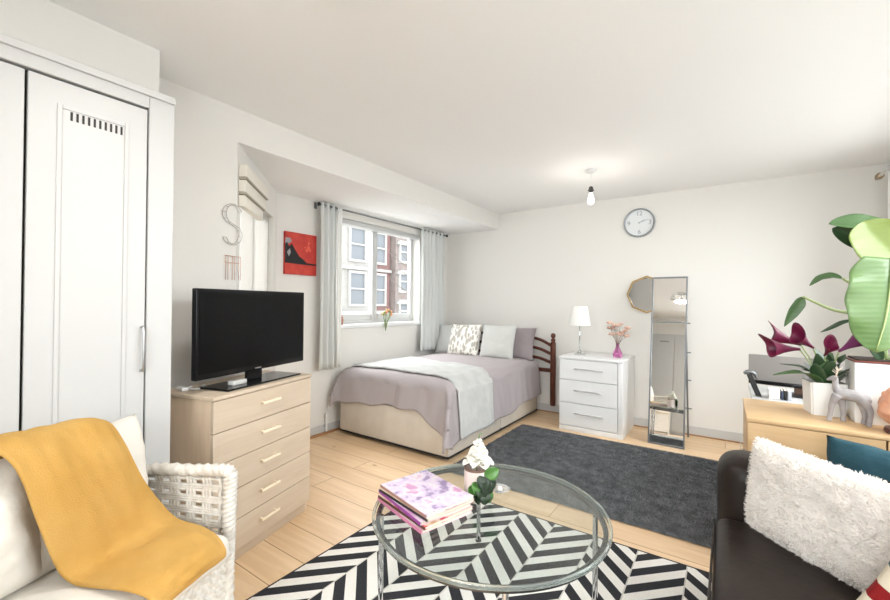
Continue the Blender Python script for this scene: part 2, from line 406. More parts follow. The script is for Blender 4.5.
# ------------------------------------------------------------------ outside
pale_wall = M('pale_render', srgb(168, 165, 160), .9, var=(3, srgb(150, 147, 142), .5))
brick_w = M('red_brick', srgb(140, 108, 104), .9, var=(5, srgb(124, 100, 98), .4))
brick_g = M('brown_brick', srgb(142, 132, 127), .9, var=(4, srgb(124, 112, 107), .4))
glass_dark = M('far_window_glass', srgb(116, 120, 124), .6)
stone_tr = M('stone_trim', srgb(178, 176, 172), .8)
def facade(name, label, y0, y1, zt, mat, cols, rows, x=-12, win_w=.75, win_h=1.2, rowstep=1.75, z0=-3, depth=1.5, surround=.09):
    t = thing(name, label, 'building', (x, (y0+y1)/2, z0)); hw = (y1-y0)/2
    bx('wall', (-depth, 0, -hw, hw, 0, zt-z0), mat, t)
    for r in range(rows):
        for c in range(cols):
            cy = -hw+(c+.5)*2*hw/cols; cz = 1.35+r*rowstep
            if cz+win_h/2 > zt-z0-.2: continue
            bm = B()
            for a in ((cy-win_w/2-surround, cy-win_w/2, cz-win_h/2-surround, cz+win_h/2+surround), (cy+win_w/2, cy+win_w/2+surround, cz-win_h/2-surround, cz+win_h/2+surround),
                      (cy-win_w/2, cy+win_w/2, cz+win_h/2, cz+win_h/2+surround), (cy-win_w/2, cy+win_w/2, cz-win_h/2-surround, cz-win_h/2), (cy-win_w/2, cy+win_w/2, cz-.03, cz+.03)):
                box(bm, .001, .08, *a)
            wn = obj('window', bm, stone_tr, t)
            bm = B(); box(bm, .002, .02, cy-win_w/2, cy+win_w/2, cz-win_h/2, cz+win_h/2); obj('pane', bm, glass_dark, wn)
    for r in range(rows):
        bx('string_course', (.001, .12, -hw, hw, .35+r*rowstep, .47+r*rowstep), pale_wall if mat is not pale_wall else stone_tr, t)
    return t
facade('terraced_house', 'pale rendered house with white framed windows seen through left window pane', 7.6, 12.0, 9, pale_wall, 3, 6)
facade('terraced_house', 'narrow red brick house seen behind the window mullion', 12.04, 13.3, 8.6, brick_w, 1, 6, x=-12.1, win_w=.5)
facade('terraced_house', 'brown brick house with many small windows seen through right window pane', 13.34, 19.5, 9.5, brick_g, 6, 8, x=-11.8, win_w=.5, win_h=.8, rowstep=1.3)
bm = B(); box(bm, -16, 14, -14, 24, -3.1, -3.0); struct('street_ground', bm, M('pale_paving', srgb(222, 220, 215), .9))
bark = M('bark', srgb(120, 112, 104), .9)
tr_ = thing('street_tree', 'bare grey street tree standing before the brown brick house', 'tree', (-8.6, 10.9, -3))
bm = B(); tube(bm, [(0, 0, 0), (.05, 0, 2.2), (0, .1, 4.2), (.1, .1, 6)], [.13, .1, .06, .02], 8, 12); obj('trunk', bm, bark, tr_, smooth=True)
bm = B(); rnd = random.Random(3)
for k in range(60):
    z = 2.4+rnd.random()*3.2; a = rnd.random()*6.28; l = .5+rnd.random()*1.0
    p = V(0, .05, z); q = p+V(cos(a)*l, sin(a)*l, .4+rnd.random()*.5)
    tube(bm, [p, p.lerp(q, .5)+V(0, 0, -.08), q], [.025, .006], 5, 5)
obj('branches', bm, bark, tr_)
# ------------------------------------------------------------------ rugs
def rug_mat():
    m = bpy.data.materials.new('chevron_weave'); m.use_nodes = True; nt = m.node_tree; L = nt.links
    b = nt.nodes['Principled BSDF']; b.inputs['Roughness'].default_value = .95; b.inputs['Specular IOR Level'].default_value = .1
    tc = nt.nodes.new('ShaderNodeTexCoord'); sp = nt.nodes.new('ShaderNodeSeparateXYZ'); L.new(tc.outputs['Object'], sp.inputs[0])
    def mt(op, a, b_=None, c=None):
        n = nt.nodes.new('ShaderNodeMath'); n.operation = op
        for i, v in enumerate((a, b_, c)):
            if v is None: continue
            if isinstance(v, (int, float)): n.inputs[i].default_value = v
            else: L.new(v, n.inputs[i])
        return n.outputs[0]
    W, PER = .2225, .1385
    x = mt('SUBTRACT', sp.outputs[0], -.8235); k = mt('FLOOR', mt('DIVIDE', x, W)); fx = mt('SUBTRACT', x, mt('MULTIPLY', k, W))
    odd = mt('ABSOLUTE', mt('MODULO', k, 2.0))
    up_ = mt('SUBTRACT', sp.outputs[1], fx)                     # even columns
    dn = mt('ADD', sp.outputs[1], fx)
    pe = mt('SUBTRACT', up_, 1.995); po = mt('SUBTRACT', dn, 2.148)
    ph = mt('ADD', mt('MULTIPLY', pe, mt('SUBTRACT', 1.0, odd)), mt('MULTIPLY', po, odd))
    fr_ = mt('FRACT', mt('ADD', mt('DIVIDE', ph, PER), 40.25))
    dark = mt('LESS_THAN', fr_, .5)
    n = nt.nodes.new('ShaderNodeTexNoise'); n.inputs['Scale'].default_value = 90; L.new(tc.outputs['Object'], n.inputs['Vector'])
    mx = nt.nodes.new('ShaderNodeMixRGB'); mx.inputs[1].default_value = srgb(232, 228, 222); mx.inputs[2].default_value = srgb(54, 54, 57); L.new(dark, mx.inputs[0])
    seam = mt('LESS_THAN', fx, .006)
    mx2 = nt.nodes.new('ShaderNodeMixRGB'); mx2.inputs[2].default_value = srgb(205, 200, 192); L.new(seam, mx2.inputs[0]); L.new(mx.outputs[0], mx2.inputs[1])
    mx3 = nt.nodes.new('ShaderNodeMixRGB'); mx3.blend_type = 'OVERLAY'; mx3.inputs[0].default_value = .25; L.new(mx2.outputs[0], mx3.inputs[1]); L.new(n.outputs[0], mx3.inputs[2])
    L.new(mx3.outputs[0], b.inputs['Base Color'])
    bp = nt.nodes.new('ShaderNodeBump'); bp.inputs['Strength'].default_value = .3; bp.inputs['Distance'].default_value = .003
    L.new(n.outputs[0], bp.inputs['Height']); L.new(bp.outputs[0], b.inputs['Normal'])
    return m
cr = thing('chevron_rug', 'black and white chevron rug under the round glass coffee table', 'rug', (0, 0, 0))
bm = B(); box(bm, -1.700, .55, .78, 2.355, .001, .009); obj('pile', bm, rug_mat(), cr)
bm = B()
for d in ((-1.708, -1.700, .772, 2.363), (.55, .558, .772, 2.363), (-1.70, .55, .772, .78), (-1.70, .55, 2.355, 2.363)): box(bm, *d, .001, .011, bev=.002)
obj('binding', bm, M('dark_binding', srgb(48, 46, 46), .9), cr)
shag = M('grey_shag', srgb(138, 140, 142), 1, spec=.1, var=(16, srgb(106, 108, 111), .35), bump=(260, 1))
bm = B()
gx0, gx1, gy0, gy1 = -1.80, .06, 2.615, 4.085
def rugfn(u, v):
    x = gx0+(gx1-gx0)*u; y = gy0+(gy1-gy0)*v
    e = min(u*30, (1-u)*30, v*22, (1-v)*22, 1)
    q = Vector((x, y, 0))
    return V(x+noise.noise(q*25)*.006, y+noise.noise(q*25+V(9, 0, 0))*.006, .004+.018*e+.006*e*noise.noise(q*18)+.005*e*noise.noise(q*45))
surf(bm, rugfn, 220, 170)
_r = random.Random(77)
for k in range(60000):
    u, v = _r.random(), _r.random(); p = rugfn(u, v); a = _r.random()*6.283; ww = V(cos(a), sin(a), 0)*.003; tl = V(_r.uniform(-.008, .008), _r.uniform(-.008, .008), _r.uniform(.006, .013))
    bm.faces.new((bm.verts.new(p-ww), bm.verts.new(p+ww), bm.verts.new(p+tl)))
tag(obj('shag_rug', bm, shag, None, smooth=True), 'plain dark grey shaggy rug on the boards beside the bed', 'rug')

# ------------------------------------------------------------------ chest of drawers
TH = radians(104.8)
ch = thing('chest_of_drawers', 'pale birch chest of five drawers under the television', 'chest of drawers', (-2.0745, 1.2935, 0), TH)
Wc, Dc, Hc = .70, .345, .85
bm = B(); box(bm, -Wc/2, -Wc/2+.018, .0, Dc, 0, Hc-.02, bev=.001); box(bm, Wc/2-.018, Wc/2, .0, Dc, 0, Hc-.02, bev=.001)
box(bm, -Wc/2+.018, Wc/2-.018, Dc-.01, Dc, .0, Hc-.02); box(bm, -Wc/2+.018, Wc/2-.018, .02, Dc-.01, .055, .07)
obj('carcass', bm, birch_side, ch)
bx('top_panel', (-Wc/2-.006, Wc/2+.006, -.022, Dc, Hc-.018, Hc), birch, ch, bev=.002)
bx('plinth', (-Wc/2+.0185, Wc/2-.0185, .0, .016, 0, .052), birch, ch, bev=.001)
dh = (Hc-.02-.058)/5
lab = None
for k in range(5):
    z0 = .058+k*dh
    bm = B(); box(bm, -Wc/2, Wc/2, -.018, -.001, z0+.002, z0+dh-.002, bev=.0015); d = obj('drawer', bm, birch, ch)
    bm = B(); zc = z0+dh*.56
    tube(bm, [(-.05, -.018, zc), (-.05, -.036, zc)], .005, 8); tube(bm, [(.05, -.018, zc), (.05, -.036, zc)], .005, 8)
    box(bm, -.066, .066, -.046, -.035, zc-.007, zc+.007, bev=.004)
    obj('handle', bm, M('cream_handle%d' % k, srgb(240, 226, 200), .4), d, smooth='auto')

# ------------------------------------------------------------------ television
tv = thing('television', 'black flat screen television standing on the birch chest of drawers', 'television', (-2.178, 1.296, Hc), TH)
Wt, Ht, zb = .775, .445, .068
bm = B(); box(bm, -Wt/2, Wt/2, -.008, .022, zb, zb+Ht, bev=.005); box(bm, -Wt/2+.12, Wt/2-.12, .02, .05, zb+.06, zb+Ht-.1, bev=.01)
obj('casing', bm, black_gloss, tv)
bx('screen', (-Wt/2+.018, Wt/2-.018, -.0095, -.007, zb+.028, zb+Ht-.018), black_screen, tv)
bx('badge', (-.022, .022, -.0102, -.009, zb+.009, zb+.0145), steel, tv, label='small silver maker badge')
bm = B(); box(bm, -.27, .27, -.085, .12, .001, .011, bev=.005); obj('base_plate', bm, black_gloss, tv)
bm = B(); box(bm, -.055, .055, .012, .035, .010, zb+.02, bev=.006); obj('neck', bm, black_gloss, tv)
sb = bx('media_box', (-.045, .045, -.02, .02, 0, .022), M('pale_plastic', srgb(205, 205, 200), .4), None, bev=.003)
sb.location = (-2.14, 1.165, Hc+.0115); sb.rotation_euler = (0, 0, TH)
tag(sb, 'small pale grey box on the television base, left of its neck', 'electronics')
bm = B(); tube(bm, [(-2.30, 1.01, Hc+.005), (-2.26, .97, Hc+.006), (-2.21, 1.0, Hc+.005), (-2.25, 1.05, Hc+.01), (-2.30, 1.06, Hc+.005)], .004, 6, 24)
box(bm, -2.29, -2.22, .93, .96, Hc+.001, Hc+.018, bev=.004)
tag(obj('charger_cable', bm, white_gloss, None, smooth='auto'), 'white charger and coiled cable behind the left edge of the television', 'cable')

# ------------------------------------------------------------------ wall ornaments on the left wall
wire = M('pale_wire', srgb(168, 164, 158), .4, .5)
copper = M('copper_wire', srgb(206, 160, 132), .4, .5)
sx = XL+.012
t = thing('wire_letter', 'openwork wire letter S hung on the wall above the television', 'wall decoration', (sx, 1.29, 1.765))
def spts(r, h, dx):
    out = []
    for i in range(25):
        a = i/24
        th = radians(50+a*220) if a < .5 else None
    return out
bm = B()
def scurve(off):
    pts = []
    R = .048+off
    for i in range(13):
        a = radians(20+i*(230/12)); pts.append((0, R*cos(a), .062+.058*sin(a)*(1+off*5)))
    for i in range(1, 13):
        a = radians(70-i*(230/12)); pts.append((0, (.048-off)*cos(a), -.062+.058*sin(a)*(1-off*5)))
    return pts
A_ = scurve(.012); C_ = scurve(-.012)
tube(bm, A_, .0018, 6, 60); tube(bm, C_, .0018, 6, 60)
for i in range(0, 25, 2): tube(bm, [A_[i], C_[i]], .0014, 5)
obj('outline', bm, wire, t, smooth=True)
t = thing('wire_rack', 'small copper coloured wire rack on the wall below the wire letter', 'wall decoration', (sx, 1.297, 1.505))
bm = B()
for yy in (-.045, -.03, -.005, .01, .035, .047): tube(bm, [(0, yy, -.075), (0, yy, .07)], .0016, 6)
for zz in (.07, .03): tube(bm, [(0, -.05, zz), (0, .05, zz-.004)], .0018, 6)
obj('bars', bm, copper, t, smooth=True)
# blind on the bay window (local x along cant wall, -OUT = into room)
bl = thing('roller_blind', 'raised cream blind with layered slats in the bay beside the wire letter', 'blind', (BAYA.x, BAYA.y, 0), ang_bay)
s = -OUT
cream = M('cream_slat', srgb(232, 226, 214), .6)
cream_d = M('cream_slat_edge', srgb(176, 168, 152), .6)
for k, (z0, z1, d) in enumerate(((2.075, 2.15, .05), (2.06, 2.072, .055), (1.98, 2.055, .045), (1.965, 1.977, .05), (1.89, 1.96, .04))):
    y0, y1 = sorted((s*.002, s*d))
    bx('slat', (.03, .60-.03*k, y0, y1, z0, z1), cream_d if k in (1, 3) else cream, bl, bev=.003)
y0, y1 = sorted((-s*.01, -s*.016))
# painting
pw = .34; t = thing('canvas_painting', 'small red and black abstract canvas on the wall left of the curtains', 'painting', (XW+.002, 2.357, 1.553))
red = M('painted_red', srgb(176, 36, 34), .6, var=(14, srgb(206, 70, 52), .5))
bm = B(); box(bm, 0, .022, -pw/2, pw/2, 0, .385, mi=0)
x_ = .0226
def poly(bm, pts, mi, x):
    f = bm.faces.new([bm.verts.new((x, a, b)) for a, b in pts]); f.material_index = mi
poly(bm, [(-.17, .10), (-.17, .27), (-.15, .29), (-.13, .25), (-.10, .28), (-.06, .22), (-.02, .17), (.03, .14), (.06, .115), (.17, .11), (.17, .095)], 1, x_)
poly(bm, [(-.17, .27), (-.165, .33), (-.12, .33), (-.10, .30), (-.14, .27), (-.15, .29)], 2, x_+.0003)
poly(bm, [(-.15, .20), (-.12, .235), (-.11, .20), (-.13, .16)], 2, x_+.0003)
for k in range(9):
    a = .03+random.random()*.08; b = .22+random.random()*.08; r = .008+random.random()*.012
    poly(bm, [(a+r*cos(q*1.05)*(.6+random.random()*.6), b+r*sin(q*1.05)) for q in range(6)], 3, x_+.0002+k*.00004)
obj('canvas', bm, [red, M('painted_black', (.01, .01, .01, 1), .7), M('painted_grey', srgb(150, 146, 148), .6), M('painted_orange', srgb(224, 96, 70), .6)], t)

# ------------------------------------------------------------------ curtains, rod
rod = thing('curtain_pole', 'thin grey metal curtain pole above the bedside window', 'curtain pole', (XW+.09, 3.57, 2.235))
bm = B(); tube(bm, [(0, -1.06, 0), (0, 1.08, 0)], .009, 12); obj('pole', bm, grey_metal, rod, smooth=True)
for yy in (-1.07, 1.085):
    bm = B(); lathe(bm, [(0, -.018), (.014, -.014), (.017, 0), (.014, .014), (0, .018)], n=16)
    f_ = obj('finial', bm, black_matt, rod, smooth=True); f_.location = (0, yy, 0)
for yy in (-1.045, 1.0):
    bm = B(); box(bm, -.089, -.0, yy-.006, yy+.006, -.006, .0, bev=.001); box(bm, -.089, -.083, yy-.015, yy+.015, -.03, .03, bev=.001); obj('bracket', bm, grey_metal, rod)
curt_m = M('pale_grey_curtain', srgb(214, 216, 213), .85, spec=.2, bump=(120, .1))
lin_m = M('curtain_lining', srgb(236, 236, 232), .85, spec=.2)
def curtain(label, y0, y1, z0, z1, folds, x=XW+.09, seed=1, amp=.028, lin=None):
    t = thing('curtain', label, 'curtain', (x, (y0+y1)/2, z0)); hw = (y1-y0)/2; H = z1-z0
    def f(u, v):
        a = -hw+2*hw*u; am = amp*(.75+.25*(1-v))+.004*noise.noise(V(u*7, v*2, seed))
        ph = folds*2*pi*u+.5*noise.noise(V(v*1.5, seed, 0))
        return V(am*sin(ph)+.006*noise.noise(V(u*9, v*6, seed+3)), a*(1-.08*sin(pi*v*.9))+.012*noise.noise(V(u*4, v*3, seed))+.006*cos(ph)*.5, H*v)
    bm = B(); surf(bm, f, 90, 30); obj('drape', bm, curt_m, t, smooth=True, mods=[('SOLIDIFY', dict(thickness=.003))])
    if lin:
        bm = B(); surf(bm, lambda u, v: V(.02+.012*sin(u*9), hw+lin*u-.01, H*v*.985), 12, 12); obj('lining', bm, lin_m, t, smooth=True, mods=[('SOLIDIFY', dict(thickness=.003))])
    bm = B()
    for k in range(folds*2):
        yy = -hw+2*hw*(k+.5)/(folds*2)
        m_ = Matrix.Translation((0, yy, H-.035))@Matrix.Rotation(pi/2, 4, 'X')
        g = bmesh.ops.create_cone(bm, cap_ends=False, segments=16, radius1=.019, radius2=.019, depth=.004, matrix=m_)
    obj('eyelets', bm, grey_metal, t, mods=[('SOLIDIFY', dict(thickness=.003))])
    return t
curtain('pale grey eyelet curtain hanging left of the bedside window', 2.515, 2.72, .655, 2.262, 3, seed=1, lin=.055)
curtain('pale grey eyelet curtain hanging right of the window behind the bed pillows', 4.07, 4.60, .69, 2.262, 6, seed=5)
# right window pole and curtain
rod2 = thing('curtain_pole', 'pale wooden curtain pole end high in the right hand corner', 'curtain pole', (XR-.13, 2.6, 2.325))
bm = B(); tube(bm, [(0, -2.0, 0), (0, 1.9, 0)], .012, 12); obj('pole', bm, white_gloss, rod2, smooth=True)
bm = B(); box(bm, -.02, .02, 1.90, 1.99, -.02, .02, bev=.008); obj('finial', bm, M('bronze', srgb(168, 146, 118), .35, .7), rod2, smooth='auto')
bm = B(); box(bm, .0, .128, 1.70, 1.715, -.008, .008); obj('bracket', bm, grey_metal, rod2)
t = curtain('white curtain at the right edge beside the tall plant', 4.08, 4.40, .1, 2.33, 4, x=XR-.10, seed=8)
for c in t.children:
    if c.name.startswith('drape'): c.data.materials[0] = lin_m

# ------------------------------------------------------------------ bed
bed = thing('divan_bed', 'double divan bed with cream fabric base in the corner under the window', 'bed', (-2.5, 3.73, 0))
bx0, bx1, by0, by1 = -3.17+2.5, -1.86+2.5, 2.765-3.73, 4.68-3.73
cream_f = M('cream_divan_fabric', srgb(214, 205, 192), .85, spec=.2, bump=(200, .15), var=(9, srgb(204, 194, 180), .5))
bm = B(); box(bm, bx0, bx1, by0, -.02, .035, .37, bev=.02); box(bm, bx0, bx1, -.015, by1, .035, .37, bev=.02); obj('divan_base', bm, cream_f, bed, smooth='auto')
bm = B(); box(bm, bx0+.005, bx1+.001, by0-.001, by1, .026, .040, bev=.002); obj('base_trim', bm, black_matt, bed)
for (a, b) in ((bx0+.08, by0+.08), (bx1-.08, by0+.08), (bx0+.08, by1-.08), (bx1-.08, by1-.08)):
    bm = B(); tube(bm, [(a, b, 0), (a, b, .03)], .022, 12); obj('castor', bm, black_matt, bed)
bm = B(); box(bm, bx0+.01, bx1-.01, by0+.01, by1-.01, .371, .59, bev=.05, seg=4); obj('mattress', bm, lin_m, bed, smooth=True)

# drape function (world coordinates)
ex0, ex1, ey0 = -3.165, -1.865, 2.775
def drape(xf, yf, top=.615, r=.07, off=0.0, flare=.10, puff=.035):
    """flat cloth coordinates -> draped position"""
    def fold(o):   # o = overhang length; returns outward, drop
        if o <= 0: return 0, 0
        q = r*pi/2
        if o < q: a = o/r; return r*sin(a), r*(1-cos(a))
        return r+(o-q)*flare, r+(o-q)
    oxr = max(0, xf-(ex1-r)); oxl = max(0, (ex0+r)-xf); oy = max(0, (ey0+r)-yf)
    axr, dr = fold(oxr); axl, dl = fold(oxl); ay, dy = fold(oy)
    x = min(max(xf, ex0+r), ex1-r)+axr-axl; y = max(yf, ey0+r)-ay
    dx = max(dr, dl); z = top-max(dx, dy)-.12*min(dx, dy)
    if dx > .03 and dy > .03:
        c = min(dx, dy); x += (1 if dr else -1)*c*.10; y -= c*.32
    q = Vector((xf, yf, 0))
    inside = 1 if (dx == 0 and dy == 0) else 0
    # puffiness
    cx = (x-(ex0+ex1)/2)/((ex1-ex0)/2)
    p = puff*max(0, 1-abs(cx)**6)*(1-math.exp(-max(0, y-ey0+.05)*9))
    z += p+.010*noise.noise(q*3.3)+.006*noise.noise(q*8)
    s = .016*noise.noise(Vector((yf*4.5, (dx+dy)*1.4, 3)))+.008*noise.noise(Vector((yf*13, dx*4, 8)))
    s2 = .016*noise.noise(Vector((xf*4.5, dy*1.4, 13)))+.010*noise.noise(Vector((xf*12, dy*4, 18)))
    if dr > .05: x += s+off
    if dl > .05: x -= max(s, -.01)+off*.5
    if dy > .05: y -= s2+off
    z += off if inside else off*.6
    return Vector((x, y, max(z, .05)))
duv_m = M('mauve_grey_duvet', srgb(172, 164, 165), .85, spec=.2, bump=(160, .12))
bm = B(); NU, NV = 150, 150
def hemR(y):   # side hem height by y
    return .20+.03*sin(y*3.1)+.012*sin(y*11)-.07*math.exp(-((y-2.7)/.3)**2)
def duvet_fn(u, v):
    yf = ey0+.07-.0 + 0
    yh = 4.66
    # v=0 foot hem, v=1 head
    xl, xr = ex0-.20, ex1+.36
    xf = xl+(xr-xl)*u
    t_ = (xf-ex0)/(ex1-ex0)
    footdrop = .29+.02*sin(t_*6+1)+.012*sin(t_*23)+.16*max(0, min(1, (t_-.78)/.25))+.05*max(0, -t_*6)
    y0 = ey0-footdrop+.05
    yf = y0+(yh-y0)*v
    xr2 = ex1+(.615-hemR(yf))-.03
    if xf > ex1: xf = ex1+(xf-ex1)*(xr2-ex1)/(xr-ex1)
    return drape(xf, yf)
surf(bm, duvet_fn, NU, NV)
tag(obj('duvet', bm, duv_m, None, smooth=True, mods=[('SOLIDIFY', dict(thickness=.018, offset=1))]), 'mauve grey duvet draped over the divan bed', 'bedding')
bl_m = M('silver_grey_blanket', srgb(204, 204, 201), .9, spec=.15, bump=(60, .3), var=(10, srgb(186, 187, 185), .5))
bm = B()
def blk(u, v):
    x0 = ex0-.02; x1 = ex1+.42
    xf = x0+(x1-x0)*u
    a0 = 2.875+.02*sin(u*5); a1 = 3.56+.03*sin(u*4+1)-.10*u
    yf = a0+(a1-a0)*v
    p = drape(xf, yf, off=.028)
    return p+V(0, 0, .008*noise.noise(V(xf*6, yf*9, 4)))
surf(bm, blk, 90, 50)
tag(obj('throw_blanket', bm, bl_m, None, smooth=True, mods=[('SOLIDIFY', dict(thickness=.014, offset=1))]), 'pale silver grey blanket laid across the foot of the bed', 'blanket')

# pillows on the bed
pill_sage = M('pale_sage_linen', srgb(200, 200, 195), .9, spec=.2, bump=(150, .2))
pill_mauve = M('mauve_pillow_cotton', srgb(150, 140, 142), .9, spec=.2, bump=(150, .15))
pill_white = M('white_grey_pillow', srgb(212, 213, 212), .9, spec=.2, bump=(150, .15))
def pat_mat():
    m = M('leaf_print', srgb(232, 228, 220), .9, spec=.2)
    nt = m.node_tree; L = nt.links; b = nt.nodes['Principled BSDF']
    tc = nt.nodes.new('ShaderNodeTexCoord'); v = nt.nodes.new('ShaderNodeTexVoronoi'); v.feature = 'F1'; v.inputs['Scale'].default_value = 30
    mp = nt.nodes.new('ShaderNodeMapping'); mp.inputs['Rotation'].default_value = (0, .7, 0); mp.inputs['Scale'].default_value = (1, 1, .45)
    L.new(tc.outputs['Object'], mp.inputs[0]); L.new(mp.outputs[0], v.inputs['Vector'])
    r = nt.nodes.new('ShaderNodeValToRGB'); e = r.color_ramp.elements; e[0].position = .42; e[0].color = srgb(182, 176, 165); e[1].position = .55; e[1].color = srgb(236, 233, 226)
    L.new(v.outputs['Distance'], r.inputs[0])
    L.new(r.outputs[0], b.inputs['Base Color']); return m
def pillow(name, label, cat, mat, w_, h_, t_, loc, lean, rz, seed, **k):
    o = obj(name, pillow_bm(w_, h_, t_, seed=seed, **k), mat, None, smooth=True)
    o.location = loc; o.rotation_euler = (radians(lean), 0, radians(rz)); tag(o, label, cat); return o
# lean negative: top goes back (+y)
zt = .655
pillow('pillow', 'plain white grey pillow at the back left of the bed by the curtain', 'pillow', pill_white, .62, .40, .15, (-2.86, 4.40, zt-.01), -22, 6, 1)
pillow('pillow', 'mauve grey pillow at the headboard end nearest the dark post', 'pillow', pill_mauve, .58, .40, .15, (-2.13, 4.46, zt-.015), -20, 4, 2)
pillow('cushion', 'square leaf patterned white and beige cushion on the bed', 'cushion', pat_mat(), .44, .42, .15, (-2.70, 4.30, zt-.01), -20, 6, 3)
pillow('cushion', 'square pale grey linen cushion beside the leaf patterned cushion', 'cushion', pill_sage, .44, .42, .15, (-2.24, 4.31, zt-.01), -18, 2, 4)
# headboard
hb = thing('headboard', 'dark mahogany slatted headboard with turned posts behind the bed', 'headboard', (-2.5, 4.715, 0))
for px_ in (-.79, .815):
    bm = B()
    lathe(bm, [(.0, .10), (.028, .10), (.032, .12), (.032, .84), (.020, .855), (.028, .87), (.028, .88), (.014, .892), (.014, .897), (.026, .912), (.029, .93), (.022, .95), (.0, .96)], (px_, 0, 0), 20)
    obj('post', bm, dark_wood, hb, smooth='auto')
for z, rise in ((.80, .12), (.70, .10), (.60, .08)):
    bm = B(); tube(bm, [(-.79, 0, z), (-.55, 0, z+rise*.75), (0.01, 0, z+rise), (.57, 0, z+rise*.75), (.815, 0, z)], .013, 10, 40, flat=1.4); obj('rail', bm, dark_wood, hb, smooth=True)
bm = B(); box(bm, -.79, .815, -.012, .012, .49, .535, bev=.004); obj('rail', bm, dark_wood, hb)

# ------------------------------------------------------------------ bedside chest
ns = thing('bedside_chest', 'white gloss chest of three drawers beside the bed head', 'chest of drawers', (-1.12, 4.22, 0))
x0, x1 = -.31, .31
bm = B(); box(bm, x0, x1, .0, .555, .0, .735, bev=.002); obj('carcass', bm, white_gloss, ns)
bx('top_panel', (x0-.006, x1+.006, -.024, .56, .736, .76), white_gloss, ns, bev=.003)
bx('plinth', (x0+.0, x1-.0, -.022, -.001, .0, .05), white_gloss, ns, bev=.002)
bx('side_lip', (x1-.045, x1, -.022, -.001, .052, .734), white_gloss, ns, bev=.002)
for z0, z1 in ((.058, .285), (.291, .520), (.526, .730)):
    bm = B(); box(bm, x0, x1-.050, -.022, -.001, z0, z1, bev=.002); d = obj('drawer', bm, white_gloss, ns)
    bm = B(); zc = z0+(z1-z0)*.57
    tube(bm, [(-.155, -.036, zc), (.125, -.036, zc)], .0055, 10)
    for q in (-.13, .10): tube(bm, [(q, -.022, zc), (q, -.036, zc)], .004, 8)
    obj('handle', bm, steel, d, smooth=True, label='slim brushed steel bar handle')
lp = thing('table_lamp', 'small table lamp with white shade on the white bedside chest', 'lamp', (-1.29, 4.43, .761))
bm = B(); lathe(bm, [(0, 0), (.062, 0), (.062, .006), (.045, .014), (.022, .03), (.014, .045), (.0, .05)], n=28); obj('base', bm, chrome, lp, smooth='auto')
bm = B(); tube(bm, [(0, 0, .04), (0, 0, .36)], .006, 12); obj('stem', bm, chrome, lp, smooth=True)
shade_m = M('white_lamp_shade', srgb(246, 245, 240), .8, spec=.2)
bm = B(); lathe(bm, [(.112, .315), (.082, .52)], n=40, cap=False); lathe(bm, [(.110, .315), (.080, .52)], n=40, cap=False); obj('lamp_shade', bm, shade_m, lp, smooth=True)
glassv = M('pink_glass', srgb(240, 180, 222), .05, Transmission_Weight=.85, IOR=1.2)
vs = thing('flower_vase', 'small pink glass vase of peach blossom on the bedside chest', 'vase', (-.905, 4.42, .761))
bm = B(); lathe(bm, [(0, 0), (.038, .0), (.046, .02), (.043, .055), (.022, .095), (.014, .12), (.018, .145), (.016, .145), (.012, .12), (.019, .095), (.038, .055), (.04, .02), (0, .008)], n=28); obj('vase', bm, glassv, vs, smooth=True)
peach = M('peach_petals', srgb(222, 192, 176), .7, var=(60, srgb(202, 160, 142), .5)); stem_m = M('brown_twig', srgb(120, 96, 80), .7)
rnd = random.Random(11)
for k in range(15):
    a = rnd.random()*6.28; r = .03+rnd.random()*.085; z = .21+rnd.random()*.15
    hp = V(r*cos(a)*1.15, r*sin(a)*.6, z)
    bm = B(); tube(bm, [(0, 0, .04), (hp.x*.2, hp.y*.2, .15), hp], .0016, 5, 8); st = obj('stem', bm, stem_m, vs)
    bm = B()
    for j in range(6):
        b_ = rnd.random()*6.28; n_ = V(cos(b_)*.7, sin(b_)*.7, rnd.random()*.8-.1).normalized()*.014
        m_ = Matrix.Translation(hp+n_)@Matrix.Rotation(b_, 4, 'Z')@Matrix.Rotation(rnd.random()*1.5, 4, 'X')@Matrix.Diagonal((1, .8, .45, 1))
        bmesh.ops.create_icosphere(bm, subdivisions=2, radius=.019, matrix=m_)
    obj('blossom', bm, peach, st, smooth=True)

# ------------------------------------------------------------------ clock
ck = thing('wall_clock', 'round grey rimmed wall clock high on the back wall', 'clock', (-.766, YB-.001, 2.182), rot=(pi/2, 0, 0))
R_ = .155
bm = B(); lathe(bm, [(R_-.016, .008), (R_-.016, .032), (R_-.008, .038), (R_, .03), (R_, 0), (R_-.016, 0.0), (R_-.016, .008)], n=64, cap=False); obj('rim', bm, M('silver_grey_rim', srgb(158, 163, 166), .35, .4), ck, smooth='auto')
bm = B(); lathe(bm, [(0, .002), (R_-.015, .002), (R_-.015, .010), (0, .010)], n=64); obj('dial', bm, M('clock_dial', srgb(226, 229, 229), .5), ck)
digit = M('grey_digit', srgb(150, 156, 160), .5)
for s_, a, b in (('12', 0, .098), ('3', .103, 0), ('6', 0, -.098), ('9', -.103, 0)): text_mesh('numeral', s_, .062, digit, ck, (a, b, .0115), (0, 0, 0))
for ang, ln, wd_ in ((62, .062, .005), (72, .095, .0035)):
    bm = B(); box(bm, -.012, ln, -wd_/2, wd_/2, .014, .016); h_ = obj('hand', bm, digit, ck); h_.rotation_euler = (0, 0, radians(90-ang))
bm = B(); lathe(bm, [(0, .010), (.006, .010), (.006, .018), (0, .019)], n=14); obj('hub', bm, digit, ck)

